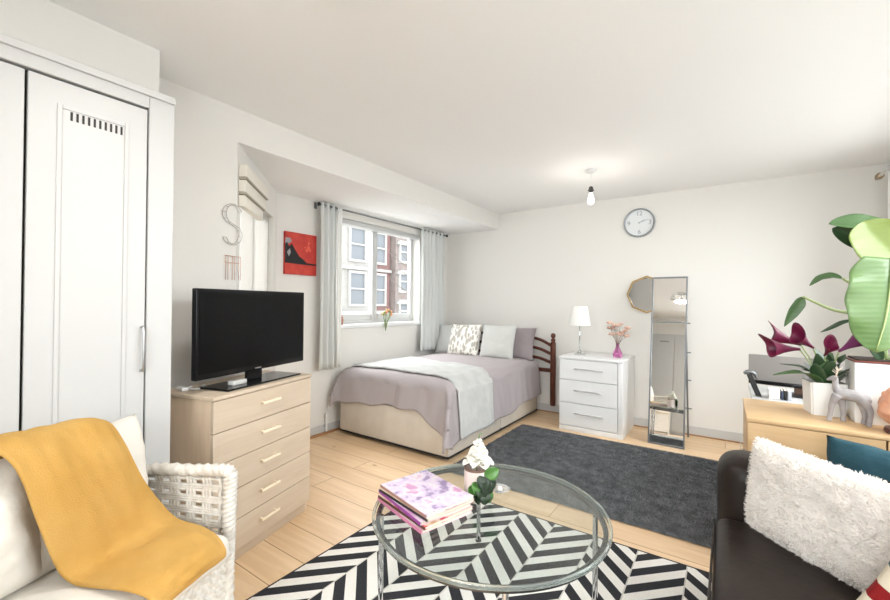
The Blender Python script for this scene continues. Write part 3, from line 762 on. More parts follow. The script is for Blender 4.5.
# pendant
pd = thing('pendant_light', 'bare bulb hanging from a white ceiling rose near the back wall', 'light', (-.975, 3.657, 2.48))
bm = B(); lathe(bm, [(0, -.001), (.05, -.001), (.048, -.014), (.02, -.03), (0, -.032)], n=28); obj('ceiling_rose', bm, white_gloss, pd, smooth='auto')
bm = B(); tube(bm, [(0, 0, -.03), (0, 0, -.15)], .003, 8); obj('cord', bm, white_gloss, pd)
bm = B(); lathe(bm, [(0, -.145), (.012, -.146), (.018, -.155), (.018, -.172), (.026, -.176), (.026, -.182), (.016, -.184), (.016, -.20), (0, -.20)], n=20); obj('lamp_holder', bm, M('dark_collar', srgb(70, 68, 66), .5), pd, smooth='auto')
bulb = M('lit_bulb', (1, 1, 1, 1), .3, Emission_Color=(1, .97, .92, 1), Emission_Strength=1.6)
bm = B(); lathe(bm, [(0, -.20), (.013, -.20), (.015, -.215), (.026, -.25), (.03, -.27), (.024, -.292), (.01, -.302), (0, -.304)], n=24); obj('bulb', bm, bulb, pd, smooth=True)
# ceiling spot fitting over the middle of the room (seen in the mirror)
cl = thing('ceiling_spotlight', 'chrome ceiling fitting with three shades reflected in the standing mirror', 'light', (-1.0, .72, 2.48))
bm = B(); lathe(bm, [(0, -.001), (.07, -.001), (.07, -.02), (0, -.024)], n=28); obj('ceiling_plate', bm, chrome, cl, smooth='auto')
for k in range(3):
    a = radians(20+120*k); c_ = V(cos(a)*.15, sin(a)*.15, -.09)
    bm = B(); tube(bm, [(0, 0, -.015), (c_.x*.5, c_.y*.5, -.03), (c_.x, c_.y, -.05)], .007, 8, 10); ar = obj('arm', bm, chrome, cl, smooth=True)
    bm = B(); lathe(bm, [(.018, .04), (.03, .0), (.052, -.055)], c_, 24, cap=False); obj('shade', bm, M('frosted_shade%d' % k, srgb(226, 226, 222), .3), ar, smooth=True, mods=[('SOLIDIFY', dict(thickness=.003))])

# ------------------------------------------------------------------ octagonal mirror
om = thing('octagonal_mirror', 'gold framed octagonal mirror on the wall behind the standing mirror', 'mirror', (-.69, YB-.001, 1.412), rot=(pi/2, 0, 0))
def ngon(r, z, n=8, ph=0): return [V(r*cos(ph+2*pi*k/n), r*sin(ph+2*pi*k/n), z) for k in range(n)]
R1 = .200; R0 = .182
bm = B(); rings = [[bm.verts.new(p) for p in ngon(r, z)] for r, z in ((R0, .004), (R0, .022), (R1, .022), (R1, 0), (R0, 0.0))]
for i in range(4):
    for k in range(8): bm.faces.new((rings[i][k], rings[i][(k+1) % 8], rings[i+1][(k+1) % 8], rings[i+1][k]))
obj('frame', bm, gold, om)
bm = B(); bot = [bm.verts.new(p) for p in ngon(R0-.0005, .002)]; tp = [bm.verts.new(p) for p in ngon(R0-.0005, .010)]
bm.faces.new(tp); bm.faces.new(bot[::-1])
for k in range(8): bm.faces.new((bot[k], bot[(k+1) % 8], tp[(k+1) % 8], tp[k]))
obj('glass', bm, mirror_m, om)

# ------------------------------------------------------------------ standing mirror
sm = thing('standing_mirror', 'tall grey framed standing mirror leaning beside the bedside chest', 'mirror', (-.4535, 4.27, .0), radians(-2.7))
LEAN = radians(7.2); Wm, Hm = .302, 1.585
def leaned(o): o.rotation_euler = (-LEAN, 0, 0); return o
frame_m = M('grey_mirror_frame', srgb(122, 125, 128), .35, .5)
bm = B()
for d in ((-Wm/2, -Wm/2+.012, .0, Hm), (Wm/2-.012, Wm/2, .0, Hm), (-Wm/2+.012, Wm/2-.012, 0, .014), (-Wm/2+.012, Wm/2-.012, Hm-.014, Hm), (-Wm/2+.012, Wm/2-.012, 1.140, 1.150)):
    box(bm, d[0], d[1], -.012, .014, d[2], d[3], bev=.002)
leaned(obj('frame', bm, frame_m, sm))
for z0, z1 in ((.014, 1.140), (1.150, Hm-.014)):
    bm = B(); box(bm, -Wm/2+.0122, Wm/2-.0122, -.004, .006, z0+.0003, z1-.0003); leaned(obj('glass', bm, mirror_m, sm))
bm = B(); a_t = V(.0, Hm*cos(LEAN)*.93, Hm*cos(LEAN)*.93)
for sx_ in (-1, 1):
    yt = 1.40*sin(LEAN); zt_ = 1.40*cos(LEAN)
    bm = B(); tube(bm, [(sx_*.13, yt+.02, zt_), (sx_*.135, .40, .008)], .008, 8); lg = obj('leg', bm, frame_m, sm)
for z in (.30, .58, .85, 1.13):
    tt = (z/zt_); y_ = .40+(yt+.02-.40)*tt
    bm = B(); tube(bm, [(.12, y_-.01, z), (.170, y_-.015, z)], .006, 8); tube(bm, [(-.12, y_-.01, z), (-.165, y_-.015, z)], .006, 8)
    box(bm, -.125, .125, y_-.012, y_-.004, z-.006, z+.006); obj('rung', bm, frame_m, sm)

# ------------------------------------------------------------------ coffee table
CT = V(-.84, 1.565, 0); ZT = .42
table_glass = M('table_glass', (.93, .965, .955, 1), .0, Transmission_Weight=1.0, IOR=1.42)
ct = thing('coffee_table', 'round glass topped coffee table with chrome legs on the chevron rug', 'table', tuple(CT))
RT = .496
gm = bpy.data.materials.new('clear_table_glass'); gm.use_nodes = True; nt = gm.node_tree; nt.nodes.remove(nt.nodes['Principled BSDF'])
tr = nt.nodes.new('ShaderNodeBsdfTransparent'); tr.inputs[0].default_value = (.90, .93, .92, 1); gl = nt.nodes.new('ShaderNodeBsdfGlossy'); gl.inputs['Roughness'].default_value = .02
lw = nt.nodes.new('ShaderNodeLayerWeight'); lw.inputs[0].default_value = .5; fr0 = nt.nodes.new('ShaderNodeMath'); fr0.operation = 'POWER'; fr0.inputs[1].default_value = 4; nt.links.new(lw.outputs['Facing'], fr0.inputs[0]); fr = nt.nodes.new('ShaderNodeMath'); fr.operation = 'MULTIPLY_ADD'; fr.inputs[1].default_value = .85; fr.inputs[2].default_value = .035; nt.links.new(fr0.outputs[0], fr.inputs[0]); mx = nt.nodes.new('ShaderNodeMixShader')
nt.links.new(fr.outputs[0], mx.inputs[0]); nt.links.new(tr.outputs[0], mx.inputs[1]); nt.links.new(gl.outputs[0], mx.inputs[2]); nt.links.new(mx.outputs[0], nt.nodes['Material Output'].inputs[0])
bm = B(); lathe(bm, [(0, ZT-.012), (RT-.011, ZT-.012), (RT-.011, ZT), (0, ZT)], n=96, cap=False); obj('glass_top', bm, gm, ct, smooth='auto')
rimg = M('glass_edge', srgb(214, 222, 217), .04, .0, Transmission_Weight=.85, IOR=1.45)
bm = B(); lathe(bm, [(RT-.0105, ZT-.0125), (RT-.002, ZT-.0125), (RT, ZT-.008), (RT, ZT-.003), (RT-.002, ZT+.0005), (RT-.0105, ZT+.0005), (RT-.0105, ZT-.0125)], n=96, cap=False); obj('glass_edge', bm, rimg, ct, smooth='auto', label='bevelled pale green glass edge')
bm = B(); lathe(bm, [(.462, ZT-.030), (.480, ZT-.030), (.480, ZT-.0132), (.462, ZT-.0132), (.462, ZT-.030)], n=96, cap=False); obj('rim', bm, M('dark_steel_rim', (.12, .12, .12, 1), .25, .9), ct, smooth='auto')
for a in (35, 125, 215, 305):
    x_, y_ = .462*cos(radians(a)), .462*sin(radians(a))
    bm = B(); tube(bm, [(x_, y_, .011), (x_, y_, ZT-.034)], .011, 14); lg = obj('leg', bm, chrome, ct, smooth='auto')
    bm = B(); lathe(bm, [(0, .010), (.016, .010), (.016, .018), (0, .018)], (x_, y_, 0), 16); obj('foot', bm, black_matt, lg)

# magazines
def mag_mat(name, base, cols, sc=9, sd=0):
    m = M(name, base, .35); nt = m.node_tree; L = nt.links; b = nt.nodes['Principled BSDF']
    tc = nt.nodes.new('ShaderNodeTexCoord'); mp = nt.nodes.new('ShaderNodeMapping'); mp.inputs['Location'].default_value = (sd, sd*.7, 0)
    n = nt.nodes.new('ShaderNodeTexNoise'); n.inputs['Scale'].default_value = sc; n.inputs['Detail'].default_value = 3
    L.new(tc.outputs['Object'], mp.inputs[0]); L.new(mp.outputs[0], n.inputs['Vector'])
    r = nt.nodes.new('ShaderNodeValToRGB'); r.color_ramp.interpolation = 'EASE'
    e = r.color_ramp.elements; e[0].position = .36; e[0].color = cols[0]; e[1].position = .66; e[1].color = cols[-1]
    for k, c in enumerate(cols[1:-1]): q = e.new(.36+.3*(k+1)/(len(cols)-1)); q.color = c
    L.new(n.outputs[0], r.inputs[0]); L.new(r.outputs[0], b.inputs['Base Color']); return m
paper = M('page_edges', srgb(222, 210, 196), .8, bump=(300, .3))
spine_dk = M('dark_spine', srgb(60, 48, 46), .5)
specs = [ # bottom to top: (rot, dx, dy, thick, cover mat, label)
 (0, 0, 0, .010, mag_mat('cover_rose', srgb(224, 170, 190), [srgb(228, 176, 196), srgb(236, 210, 218)], sd=1), 'rose pink magazine at the bottom of the coffee table pile'),
 (2, .004, .004, .009, mag_mat('cover_floral', srgb(236, 220, 200), [srgb(200, 70, 80), srgb(226, 206, 186), srgb(210, 170, 130)], 16, 2), 'cream magazine with red floral edge, second from the bottom of the pile'),
 (-1.5, -.006, .01, .010, mag_mat('cover_violet', srgb(206, 150, 200), [srgb(216, 160, 205), srgb(236, 226, 236)], sd=3), 'violet spined magazine in the middle of the coffee table pile'),
 (3, .004, .014, .008, mag_mat('cover_sand', srgb(220, 200, 176), [srgb(200, 176, 150), srgb(232, 218, 200)], sd=4), 'sand coloured magazine lying second from the top of the pile'),
 (1, .0, .02, .009, mag_mat('cover_lilac', srgb(228, 214, 228), [srgb(150, 130, 170), srgb(214, 196, 220), srgb(224, 214, 220), srgb(204, 150, 190)], 14, 5), 'lilac floral covered magazine on top of the coffee table pile')]
# pile corner frame: left (-1.299,1.356), front (-.887,1.229), right (-.854,1.48)
mc = V(-1.075, 1.405, 0); mrot = atan2(1.229-1.356, -.887+1.299)
z = ZT+.0015
spines = [srgb(206, 128, 160), srgb(92, 60, 48), srgb(150, 70, 150), srgb(40, 36, 36), srgb(170, 130, 120)]
for q, (rz, dx, dy, th_, cm, lb) in enumerate(specs):
    th_ += .003
    t = thing('magazine', lb, 'magazine', (mc.x+dx, mc.y+dy, z), mrot+radians(rz), 'magazines stacked on the glass coffee table')
    bm = B(); box(bm, -.168, .168, -.120, .126, .0008, th_-.0008, bev=.001); obj('pages', bm, paper, t)
    bm = B(); box(bm, -.170, .170, -.126, .128, 0, .0008); box(bm, -.170, .170, -.126, .128, th_-.0008, th_); obj('cover', bm, cm, t)
    bm = B(); box(bm, -.170, .170, -.1275, -.1262, 0, th_, bev=.0004); obj('spine', bm, M('spine_%d' % q, spines[q], .5), t)
    z += th_+.0008

# flower vase on the coffee table
fv = thing('orchid_vase', 'pale cylinder vase with white flowers and dark green leaves on the coffee table', 'vase', (-.925, 1.60, ZT+.0015)); fv.scale = (1.22, 1.22, 1.0); fv.rotation_euler = (0, 0, radians(28))
pinkw = M('pale_pink_ceramic', srgb(232, 216, 208), .35)
bm = B(); lathe(bm, [(0, 0), (.040, 0), (.043, .006), (.043, .145), (.039, .145), (.039, .01), (0, .01)], n=32); obj('vase', bm, pinkw, fv, smooth='auto')
bm = B(); lathe(bm, [(.0432, .135), (.0436, .145), (.0425, .1465), (.038, .1455), (.038, .14)], n=32, cap=False); obj('vase_lip', bm, M('brown_line', srgb(110, 84, 70), .5), fv, smooth=True)
leafg = M('leaf_green', srgb(86, 130, 60), .45, var=(25, srgb(60, 104, 44), .5)); leafd = M('leaf_dark', srgb(22, 34, 20), .5, var=(25, srgb(36, 56, 30), .5))
whitep = M('white_petals', srgb(250, 247, 236), .6)
def leaf_bm(pts, width, up=(0, 0, 1), fold=.15, n=18, mw=6, prof=None, wave=0.0, tipw=0):
    """leaf blade along a curve"""
    bm = B(); cs = catmull(pts, n); g = []
    for i, c in enumerate(cs):
        s = i/n; t = (cs[min(i+1, n)]-cs[max(i-1, 0)]).normalized(); a = t.cross(Vector(up)).normalized(); nn = a.cross(t).normalized()
        w_ = width*(prof(s) if prof else max(0, sin(pi*s**.75))**.8)
        row = []
        for j in range(-mw, mw+1):
            q = j/mw
            row.append(bm.verts.new(c+a*q*w_/2+nn*(abs(q)**1.3*fold*w_+wave*w_*sin(s*19+(1 if q > 0 else 2))*abs(q)**2)))
        g.append(row)
    for i in range(n):
        for j in range(2*mw): bm.faces.new((g[i][j], g[i][j+1], g[i+1][j+1], g[i+1][j]))
    bmesh.ops.remove_doubles(bm, verts=bm.verts[:], dist=1e-5)
    return bm
SOL = [('SOLIDIFY', dict(thickness=.0012))]
# camera side of the vase is roughly +x,-y
def petal_cluster(parent, centre, r, n, seed, size):
    rnd = random.Random(seed); bm = B()
    for k in range(n):
        a = rnd.random()*6.28; el = rnd.random()*1.3-.3; d = V(cos(a)*cos(el), sin(a)*cos(el), sin(el))
        p = Vector(centre)+d*r*.25; q = Vector(centre)+d*r
        l = leaf_bm([p, p.lerp(q, .5)+V(0, 0, .004), q+V(0, 0, -.002)], size, n=6, mw=2, fold=.25)
        me = bpy.data.meshes.new('tmp'); l.to_mesh(me); l.free(); bm.from_mesh(me); bpy.data.meshes.remove(me)
    return obj('flower', bm, whitep, parent, smooth=True, mods=SOL)
for k, (c_, r_, n_, s_) in enumerate((((-.010, .0, .160), .042, 16, .042), ((.024, .0, .155), .044, 16, .042), ((.004, -.012, .178), .046, 16, .042), ((.008, 0, .205), .038, 14, .038), ((.006, .004, .228), .03, 12, .032), ((.012, 0, .238), .020, 10, .018), ((.010, 0, .258), .013, 8, .012))):
    petal_cluster(fv, c_, r_, n_, 20+k, s_)
bm = B(); tube(bm, [(0, 0, .05), (.004, 0, .15), (.01, 0, .275), (.022, .01, .292)], .002, 6, 14); obj('stem', bm, leafg, fv)
for (p, q, wd_, mt_) in (((.03, -.03, .12), (.085, .005, .135), .055, leafg), ((.0, -.045, .10), (.0, -.07, .06), .045, leafg), ((-.012, -.045, .085), (-.012, -.062, .035), .045, leafg), ((.035, -.03, .06), (.052, -.03, .0), .04, leafg),
                     ((.03, -.03, .10), (.052, -.03, .03), .05, leafd), ((.01, -.045, .09), (.028, -.055, .02), .05, leafd), ((.022, -.035, .12), (.035, -.05, .05), .05, leafd), ((.045, -.015, .11), (.058, -.012, .04), .045, leafd), ((.0, -.043, .06), (.012, -.052, .004), .04, leafd), ((.03, -.045, .05), (.035, -.05, .004), .05, leafd), ((.015, -.04, .125), (.02, -.055, .07), .04, leafd)):
    p = V(*p); q = V(*q); outv = V(.55, -.75, .25)
    obj('leaf', leaf_bm([p, p.lerp(q, .5)+outv*.008, q], wd_, up=tuple(outv), fold=.1, n=10, mw=3), mt_, fv, smooth=True, mods=SOL)
clear = M('clear_glass', (.95, .97, .97, 1), .02, Transmission_Weight=.8, IOR=1.4)
gd = thing('glass_dish', 'small clear glass dish on the coffee table behind the flowers', 'dish', (-.872, 1.725, ZT+.0015))
bm = B(); lathe(bm, [(0, 0), (.022, 0), (.03, .004), (.045, .014), (.05, .016), (.045, .018), (.03, .008), (.02, .006), (0, .006)], n=32); obj('dish', bm, clear, gd, smooth=True)
bm = B(); lathe(bm, [(0, .0062), (.012, .0062), (.016, .012), (.012, .022), (0, .024)], n=20); obj('candle', bm, M('white_wax', srgb(235, 232, 226), .5), gd, smooth=True)

# ------------------------------------------------------------------ wicker armchair (local x = forwards, y = across, origin under the front right arm post)
CH = radians(22.0); CP = V(-1.515, .80, 0)
wick_m = M('white_wicker', srgb(232, 228, 220), .55, spec=.3, var=(40, srgb(206, 200, 190), .4))
ac = thing('wicker_armchair', 'white painted wicker armchair in the left foreground beside the chest', 'armchair', tuple(CP), CH)
CW = .74; CD = .46
def braid(bm, pts, r, m=60, tw=34, n=12):
    tube(bm, pts, r, n, m, rfn=lambda s, th: 1+.20*sin(2*th+s*tw*2))
def caned(bm, fn, nu, nv, r=.0042):
    """open cane lattice on surface fn(u,v): pairs of strands both ways with diagonal ties"""
    for i in range(nu+1):
        for d in (-.2, 0, .2):
            u = min(1, max(0, (i+d)/nu)); tube(bm, [fn(u, k/8)+V(0, .003*sin(k*3), 0) for k in range(9)], r, 6)
    for j in range(nv+1):
        for d in (-.2, 0, .2):
            v = min(1, max(0, (j+d)/nv)); tube(bm, [fn(k/8, v) for k in range(9)], r, 6)
    for i in range(nu):
        for j in range(nv):
            for (a, b, c, d) in ((0, .3, .3, 0), (.7, 0, 1, .3), (0, .7, .3, 1), (.7, 1, 1, .7)):
                tube(bm, [fn((i+a)/nu, (j+b)/nv), fn((i+c)/nu, (j+d)/nv)], r*.8, 5)
def woven(bm, fn, nu, nv, d=.006, nrm=None):
    """solid basket weave: rows of strands passing over and under stakes"""
    def f(u, v):
        p = fn(u, v); e = 1e-3
        n_ = (fn(min(1, u+e), v)-fn(max(0, u-e), v)).cross(fn(u, min(1, v+e))-fn(u, max(0, v-e))).normalized()
        row = int(v*nv); return p+n_*(d*sin(u*nu*pi+(pi if row % 2 else 0))*abs(sin(v*nv*pi))+d*.5*abs(sin(v*nv*pi)))
    surf(bm, f, nu*4, nv*4)
def arm_side(y, s):
    bm = B()
    braid(bm, [(-CD-.02, y, .50), (-CD+.03, y, .60), (-CD+.12, y, .645), (-.15, y, .66), (-.02, y, .672), (.006, y, .66)], .021, 70, 60)
    braid(bm, [(.004, y, .668), (.0, y, .55), (-.004, y, .42), (-.006, y, .30), (-.008, y, .02)], .0225, 110, 90)
    o_ = obj('arm', bm, wick_m, ac, smooth=True)
    bm = B()
    caned(bm, lambda u, v: V(-CD+.075+(CD-.10)*u, y+s*.0, .425+(.625-.425+.02*u)*v), 5, 5, .0068)
    obj('cane_panel', bm, wick_m, o_, smooth=True, label='open lattice cane side panel')
    bm = B(); woven(bm, lambda u, v: V(-CD-.02+(CD+.03)*u, y, .04+.385*v), 26, 22)
    obj('woven_side', bm, wick_m, o_, smooth=True)
    bm = B(); woven(bm, lambda u, v: V(-CD-.02+.09*u, y, .425+(.10+.08*u)*v), 6, 8); obj('woven_corner', bm, wick_m, o_, smooth=True)
arm_side(0, 1); arm_side(-CW, -1)
bm = B(); woven(bm, lambda u, v: V(.004, -CW*u, .05+.33*v), 44, 20); obj('front_apron', bm, wick_m, ac, smooth=True)
bm = B(); braid(bm, [(.01, -.02, .385), (.01, -CW+.02, .385)], .018, 50, 60); obj('seat_rail', bm, wick_m, ac, smooth=True)
bm = B(); woven(bm, lambda u, v: V(-CD-.02-.02*v, -CW*u, .06+.70*v), 44, 36)
obj('backrest', bm, wick_m, ac, smooth=True)
bm = B(); braid(bm, [(-CD-.02, .0, .50), (-CD-.03, -.03, .66), (-CD-.03, -.12, .77), (-CD-.03, -.37, .80), (-CD-.03, -CW+.12, .77), (-CD-.03, -CW+.03, .66), (-CD-.02, -CW, .50)], .024, 110, 70); obj('back_rim', bm, wick_m, ac, smooth=True)
bx('seat', (-CD, -.005, -CW+.02, -.02, .33, .365), wick_m, ac, bev=.006)
for (a, b) in ((0, 0), (0, -CW), (-CD, 0), (-CD, -CW)):
    bm = B(); tube(bm, [(a, b, .0), (a, b, .06)], .02, 10); obj('foot', bm, wick_m, ac)
def lc(p):   # chair local -> world
    p = Vector(p); return CP+V(p.x*cos(CH)-p.y*sin(CH), p.x*sin(CH)+p.y*cos(CH), p.z)
cush_m = M('off_white_cotton', srgb(226, 221, 212), .9, spec=.15, bump=(40, .3))
bm = B(); box(bm, -.44, .055, -CW+.035, -.035, .367, .475, bev=.045, seg=5)
bmesh.ops.subdivide_edges(bm, edges=[e for e in bm.edges if e.calc_length() > .1], cuts=10, use_grid_fill=True)
for v in bm.verts:
    v.co.z += .012*noise.noise(v.co*7)+(.02*max(0, 1-((v.co.x+.2)/.3)**2)*max(0, 1-((v.co.y+.37)/.36)**2) if v.co.z > .44 else 0)
c_ = obj('seat_cushion', bm, cush_m, None, smooth=True); c_.location = CP; c_.rotation_euler = (0, 0, CH)
tag(c_, 'flat off-white seat cushion in the wicker armchair under the yellow throw', 'cushion')
def chair_pillow(w_, h_, t_, u, v, z, lean, rz, label, seed):
    o = obj('cushion', pillow_bm(w_, h_, t_, seed=seed, wr=.014), cush_m, None, smooth=True)
    o.location = lc((u, v, z)); o.rotation_euler = (radians(-lean), 0, CH+radians(90+rz)); tag(o, label, 'cushion'); return o
chair_pillow(.40, .40, .17, -.325, -.235, .475, 8, 2, 'off-white back cushion on the right half of the wicker armchair behind the throw', 5)
chair_pillow(.36, .38, .17, -.315, -.56, .475, 10, 0, 'plump off-white cushion in the left corner of the wicker armchair', 6)
# yellow throw, control rows: (u, v_left, v_right, z_left, z_right)
thr_m = M('mustard_fleece', srgb(196, 155, 88), .92, spec=.15, var=(8, srgb(186, 142, 72), .5), bump=(260, .35))
thr_m.node_tree.nodes['Principled BSDF'].inputs['Sheen Weight'].default_value = .2
thr_m.node_tree.nodes['Principled BSDF'].inputs['Sheen Tint'].default_value = srgb(255, 226, 150)
rows = [(-.475, -.52, -.22, .72, .72), (-.455, -.52, -.22, .84, .83), (-.40, -.515, -.215, .89, .88), (-.31, -.505, -.205, .895, .885), (-.245, -.49, -.20, .84, .82), (-.215, -.465, -.155, .70, .68), (-.19, -.435, -.095, .56, .56),
        (-.155, -.42, -.075, .512, .512), (-.08, -.415, -.085, .508, .508), (.0, -.412, -.11, .513, .513), (.07, -.41, -.135, .510, .510), (.105, -.41, -.15, .500, .500), (.118, -.41, -.155, .482, .484), (.112, -.41, -.155, .463, .466), (.07, -.408, -.14, .452, .456)]
Lp = catmull([(r[0], r[1], r[3]) for r in rows], 90); Rp = catmull([(r[0], r[2], r[4]) for r in rows], 90)
bm = B()
def thf(u, v):
    i = min(90, int(round(u*90))); p = Lp[i].lerp(Rp[i], v)
    n_ = .012*noise.noise(V(u*7, v*3, 1))+.006*noise.noise(V(u*16, v*9, 2))
    e = 1-abs(2*v-1)**8
    t_ = (Lp[min(90, i+1)]-Lp[max(0, i-1)]).normalized(); nn = V(0, 1, 0).cross(t_)*-1
    bulge = .018*sin(pi*v)
    return lc(p+nn*(-n_)*e*(1 if u < .85 else .3)+V(0, 0, bulge*(1 if u < .8 else .2))+(V(.012, 0, 0)*sin(pi*v) if .3 < u < .55 else V(0, 0, 0)))
surf(bm, thf, 90, 40)
tag(obj('throw_blanket', bm, thr_m, None, smooth=True, mods=[('SOLIDIFY', dict(thickness=.014, offset=0)), ('SUBSURF', dict(levels=1, render_levels=1))]), 'mustard yellow fleece throw folded over the wicker armchair', 'blanket')

# ------------------------------------------------------------------ leather sofa, faces -x
leather = M('dark_brown_leather', srgb(36, 27, 22), .42, spec=.28, bump=(35, .12), var=(5, srgb(30, 22, 18), .5))
so = thing('leather_sofa', 'dark brown leather sofa in the right foreground', 'sofa', (.42, 1.3, .0115))
def soft(bm, x0, x1, y0, y1, z0, z1, bev, seg=6): box(bm, x0, x1, y0, y1, z0, z1, bev=bev, seg=seg)
SX = -.42
bm = B(); box(bm, SX+.0, .58, -.95, .99, .05, .22, bev=.02); obj('base', bm, leather, so, smooth='auto')
bm = B(); soft(bm, SX-.035, .40, -.02, .742, .222, .435, .05); obj('seat_pad', bm, leather, so, smooth=True)
bm = B(); soft(bm, SX-.035, .40, -.80, -.024, .222, .435, .05); obj('seat_pad', bm, leather, so, smooth=True)
bm = B(); soft(bm, .38, .62, -.95, .99, .10, .80, .09); obj('backrest', bm, leather, so, smooth=True)
bm = B(); soft(bm, SX-.028, .46, .745, 1.0, .05, .655, .085, 8); obj('armrest', bm, leather, so, smooth=True)
bm = B(); soft(bm, SX-.028, .46, -1.03, -.80, .05, .655, .085, 8); obj('armrest', bm, leather, so, smooth=True)
for a in (SX+.06, .52):
    for b in (-.88, .90):
        bm = B(); lathe(bm, [(0, 0), (.022, 0), (.028, .055), (0, .055)], (a, b, 0), 14); obj('foot', bm, black_matt, so)
bm = B(); tube(bm, [(SX-.036, -.8, .405), (SX-.040, .0, .408), (SX-.036, .73, .405)], .004, 8, 10); obj('piping', bm, leather, so, smooth=True)
# white shaggy cushion, teal cushion, patterned cushion
fluff = M('white_fleece', srgb(236, 230, 223), 1, spec=.1, bump=(140, .5))
def tufts(bm, pts, ln, wd_, seed, mi=0, spread=.8):
    rnd = random.Random(seed)
    for p, n_ in pts:
        d = (n_+V(rnd.uniform(-1, 1), rnd.uniform(-1, 1), rnd.uniform(-1, 1))*spread).normalized()
        a = d.cross(V(rnd.uniform(-1, 1), rnd.uniform(-1, 1), rnd.uniform(-1, 1))).normalized()*wd_/2
        l = ln*rnd.uniform(.6, 1.2); q = p-n_*.002
        f = bm.faces.new((bm.verts.new(q-a), bm.verts.new(q+a), bm.verts.new(q+d*l+a*.4), bm.verts.new(q+d*l-a*.4))); f.material_index = mi
def fluffy_bm(w_, h_, t_, seed):
    bm = pillow_bm(w_, h_, t_, n=70, seed=seed, wr=.012, p=4, pinch=.02)
    bm.normal_update()
    for v in bm.verts:
        q = v.co*55; v.co += v.normal*(.004*noise.noise(q)+.005*noise.noise(v.co*20))
    rnd = random.Random(seed); pts = []
    bm.faces.ensure_lookup_table(); nf = len(bm.faces)
    for k in range(26000):
        f = bm.faces[rnd.randrange(nf)]; a, b = rnd.random(), rnd.random(); vv = f.verts
        p = vv[0].co.lerp(vv[1].co, a).lerp(vv[3].co.lerp(vv[2].co, a), b); n_ = f.normal
        if n_.dot(p-V(0, 0, h_/2)) < 0: n_ = -n_
        pts.append((p.copy(), n_.copy()))
    tufts(bm, pts, .013, .0028, seed+1)
    return bm
wc = obj('fluffy_cushion', fluffy_bm(.62, .345, .15, 3), fluff, None, smooth=True)
wc.location = (.295, 1.815, .428); wc.rotation_euler = (radians(-7), radians(0), radians(-45))
tag(wc, 'large white fluffy cushion on the leather sofa', 'cushion')
teal = M('teal_velvet', srgb(38, 74, 84), .8, spec=.3, bump=(60, .3), var=(8, srgb(26, 60, 72), .5))
tc_ = obj('velvet_cushion', pillow_bm(.46, .34, .13, seed=4, wr=.016), teal, None, smooth=True)
tc_.location = (.515, 2.125, .44); tc_.rotation_euler = (radians(-18), radians(0), radians(-24))
tag(tc_, 'teal velvet cushion behind the white fluffy cushion', 'cushion')
def patch_mat():
    m = M('striped_patchwork', srgb(214, 204, 184), .9, spec=.2, bump=(150, .3)); nt = m.node_tree; L = nt.links; b = nt.nodes['Principled BSDF']
    tc = nt.nodes.new('ShaderNodeTexCoord'); sp = nt.nodes.new('ShaderNodeSeparateXYZ'); L.new(tc.outputs['Object'], sp.inputs[0])
    r = nt.nodes.new('ShaderNodeValToRGB'); r.color_ramp.interpolation = 'CONSTANT'; e = r.color_ramp.elements
    cols = [(0, srgb(92, 112, 116)), (.14, srgb(226, 216, 196)), (.24, srgb(140, 32, 34)), (.36, srgb(220, 210, 188)), (.50, srgb(96, 116, 120)), (.58, srgb(230, 222, 204)), (.66, srgb(152, 38, 40)), (.92, srgb(220, 210, 188))]
    e[0].position = 0; e[0].color = cols[0][1]; e[1].position = cols[1][0]; e[1].color = cols[1][1]
    for p_, c in cols[2:]: q = e.new(p_); q.color = c
    mp = nt.nodes.new('ShaderNodeMapRange'); mp.inputs[1].default_value = 0; mp.inputs[2].default_value = .36; L.new(sp.outputs[2], mp.inputs[0]); L.new(mp.outputs[0], r.inputs[0]); L.new(r.outputs[0], b.inputs['Base Color']); return m
pc = obj('striped_cushion', pillow_bm(.38, .36, .13, seed=9), patch_mat(), None, smooth=True)
pc.location = (.408, 1.40, .425); pc.rotation_euler = (radians(-16), radians(20), radians(-32))
tag(pc, 'cushion with dark red, cream and grey stripes at the lower right on the sofa', 'cushion')

# ------------------------------------------------------------------ low oak cabinet behind the sofa
cb = thing('oak_sideboard', 'pale oak sideboard standing behind the leather sofa', 'sideboard', (.088, 2.50, 0))
bm = B(); L_ = .96
box(bm, 0, .02, .02, .52, 0, .73, bev=.001); box(bm, L_-.02, L_, .02, .52, 0, .73, bev=.001); box(bm, .02, L_-.02, .505, .52, .0, .73); box(bm, .02, L_-.02, .02, .505, .05, .07)
obj('carcass', bm, oak, cb)
bx('top_panel', (-.002, L_, .0, .525, .731, .75), oak, cb, bev=.002)
for k in range(2):
    bm = B(); box(bm, .003+k*.48, .477+k*.48, .003, .019, .07, .728, bev=.0015); d = obj('door', bm, oak, cb)
    bm = B(); xx = .44 if k == 0 else .52; tube(bm, [(xx, .003, .5), (xx, -.02, .5), (xx, -.02, .38), (xx, .003, .38)], .004, 8); obj('handle', bm, steel, d)
bm = B(); tube(bm, [(.0, .03, .615), (-.026, .03, .618), (-.026, .03, .584), (.0, .03, .582)], .0018, 6); obj('wire_loop', bm, steel, cb, smooth=True)

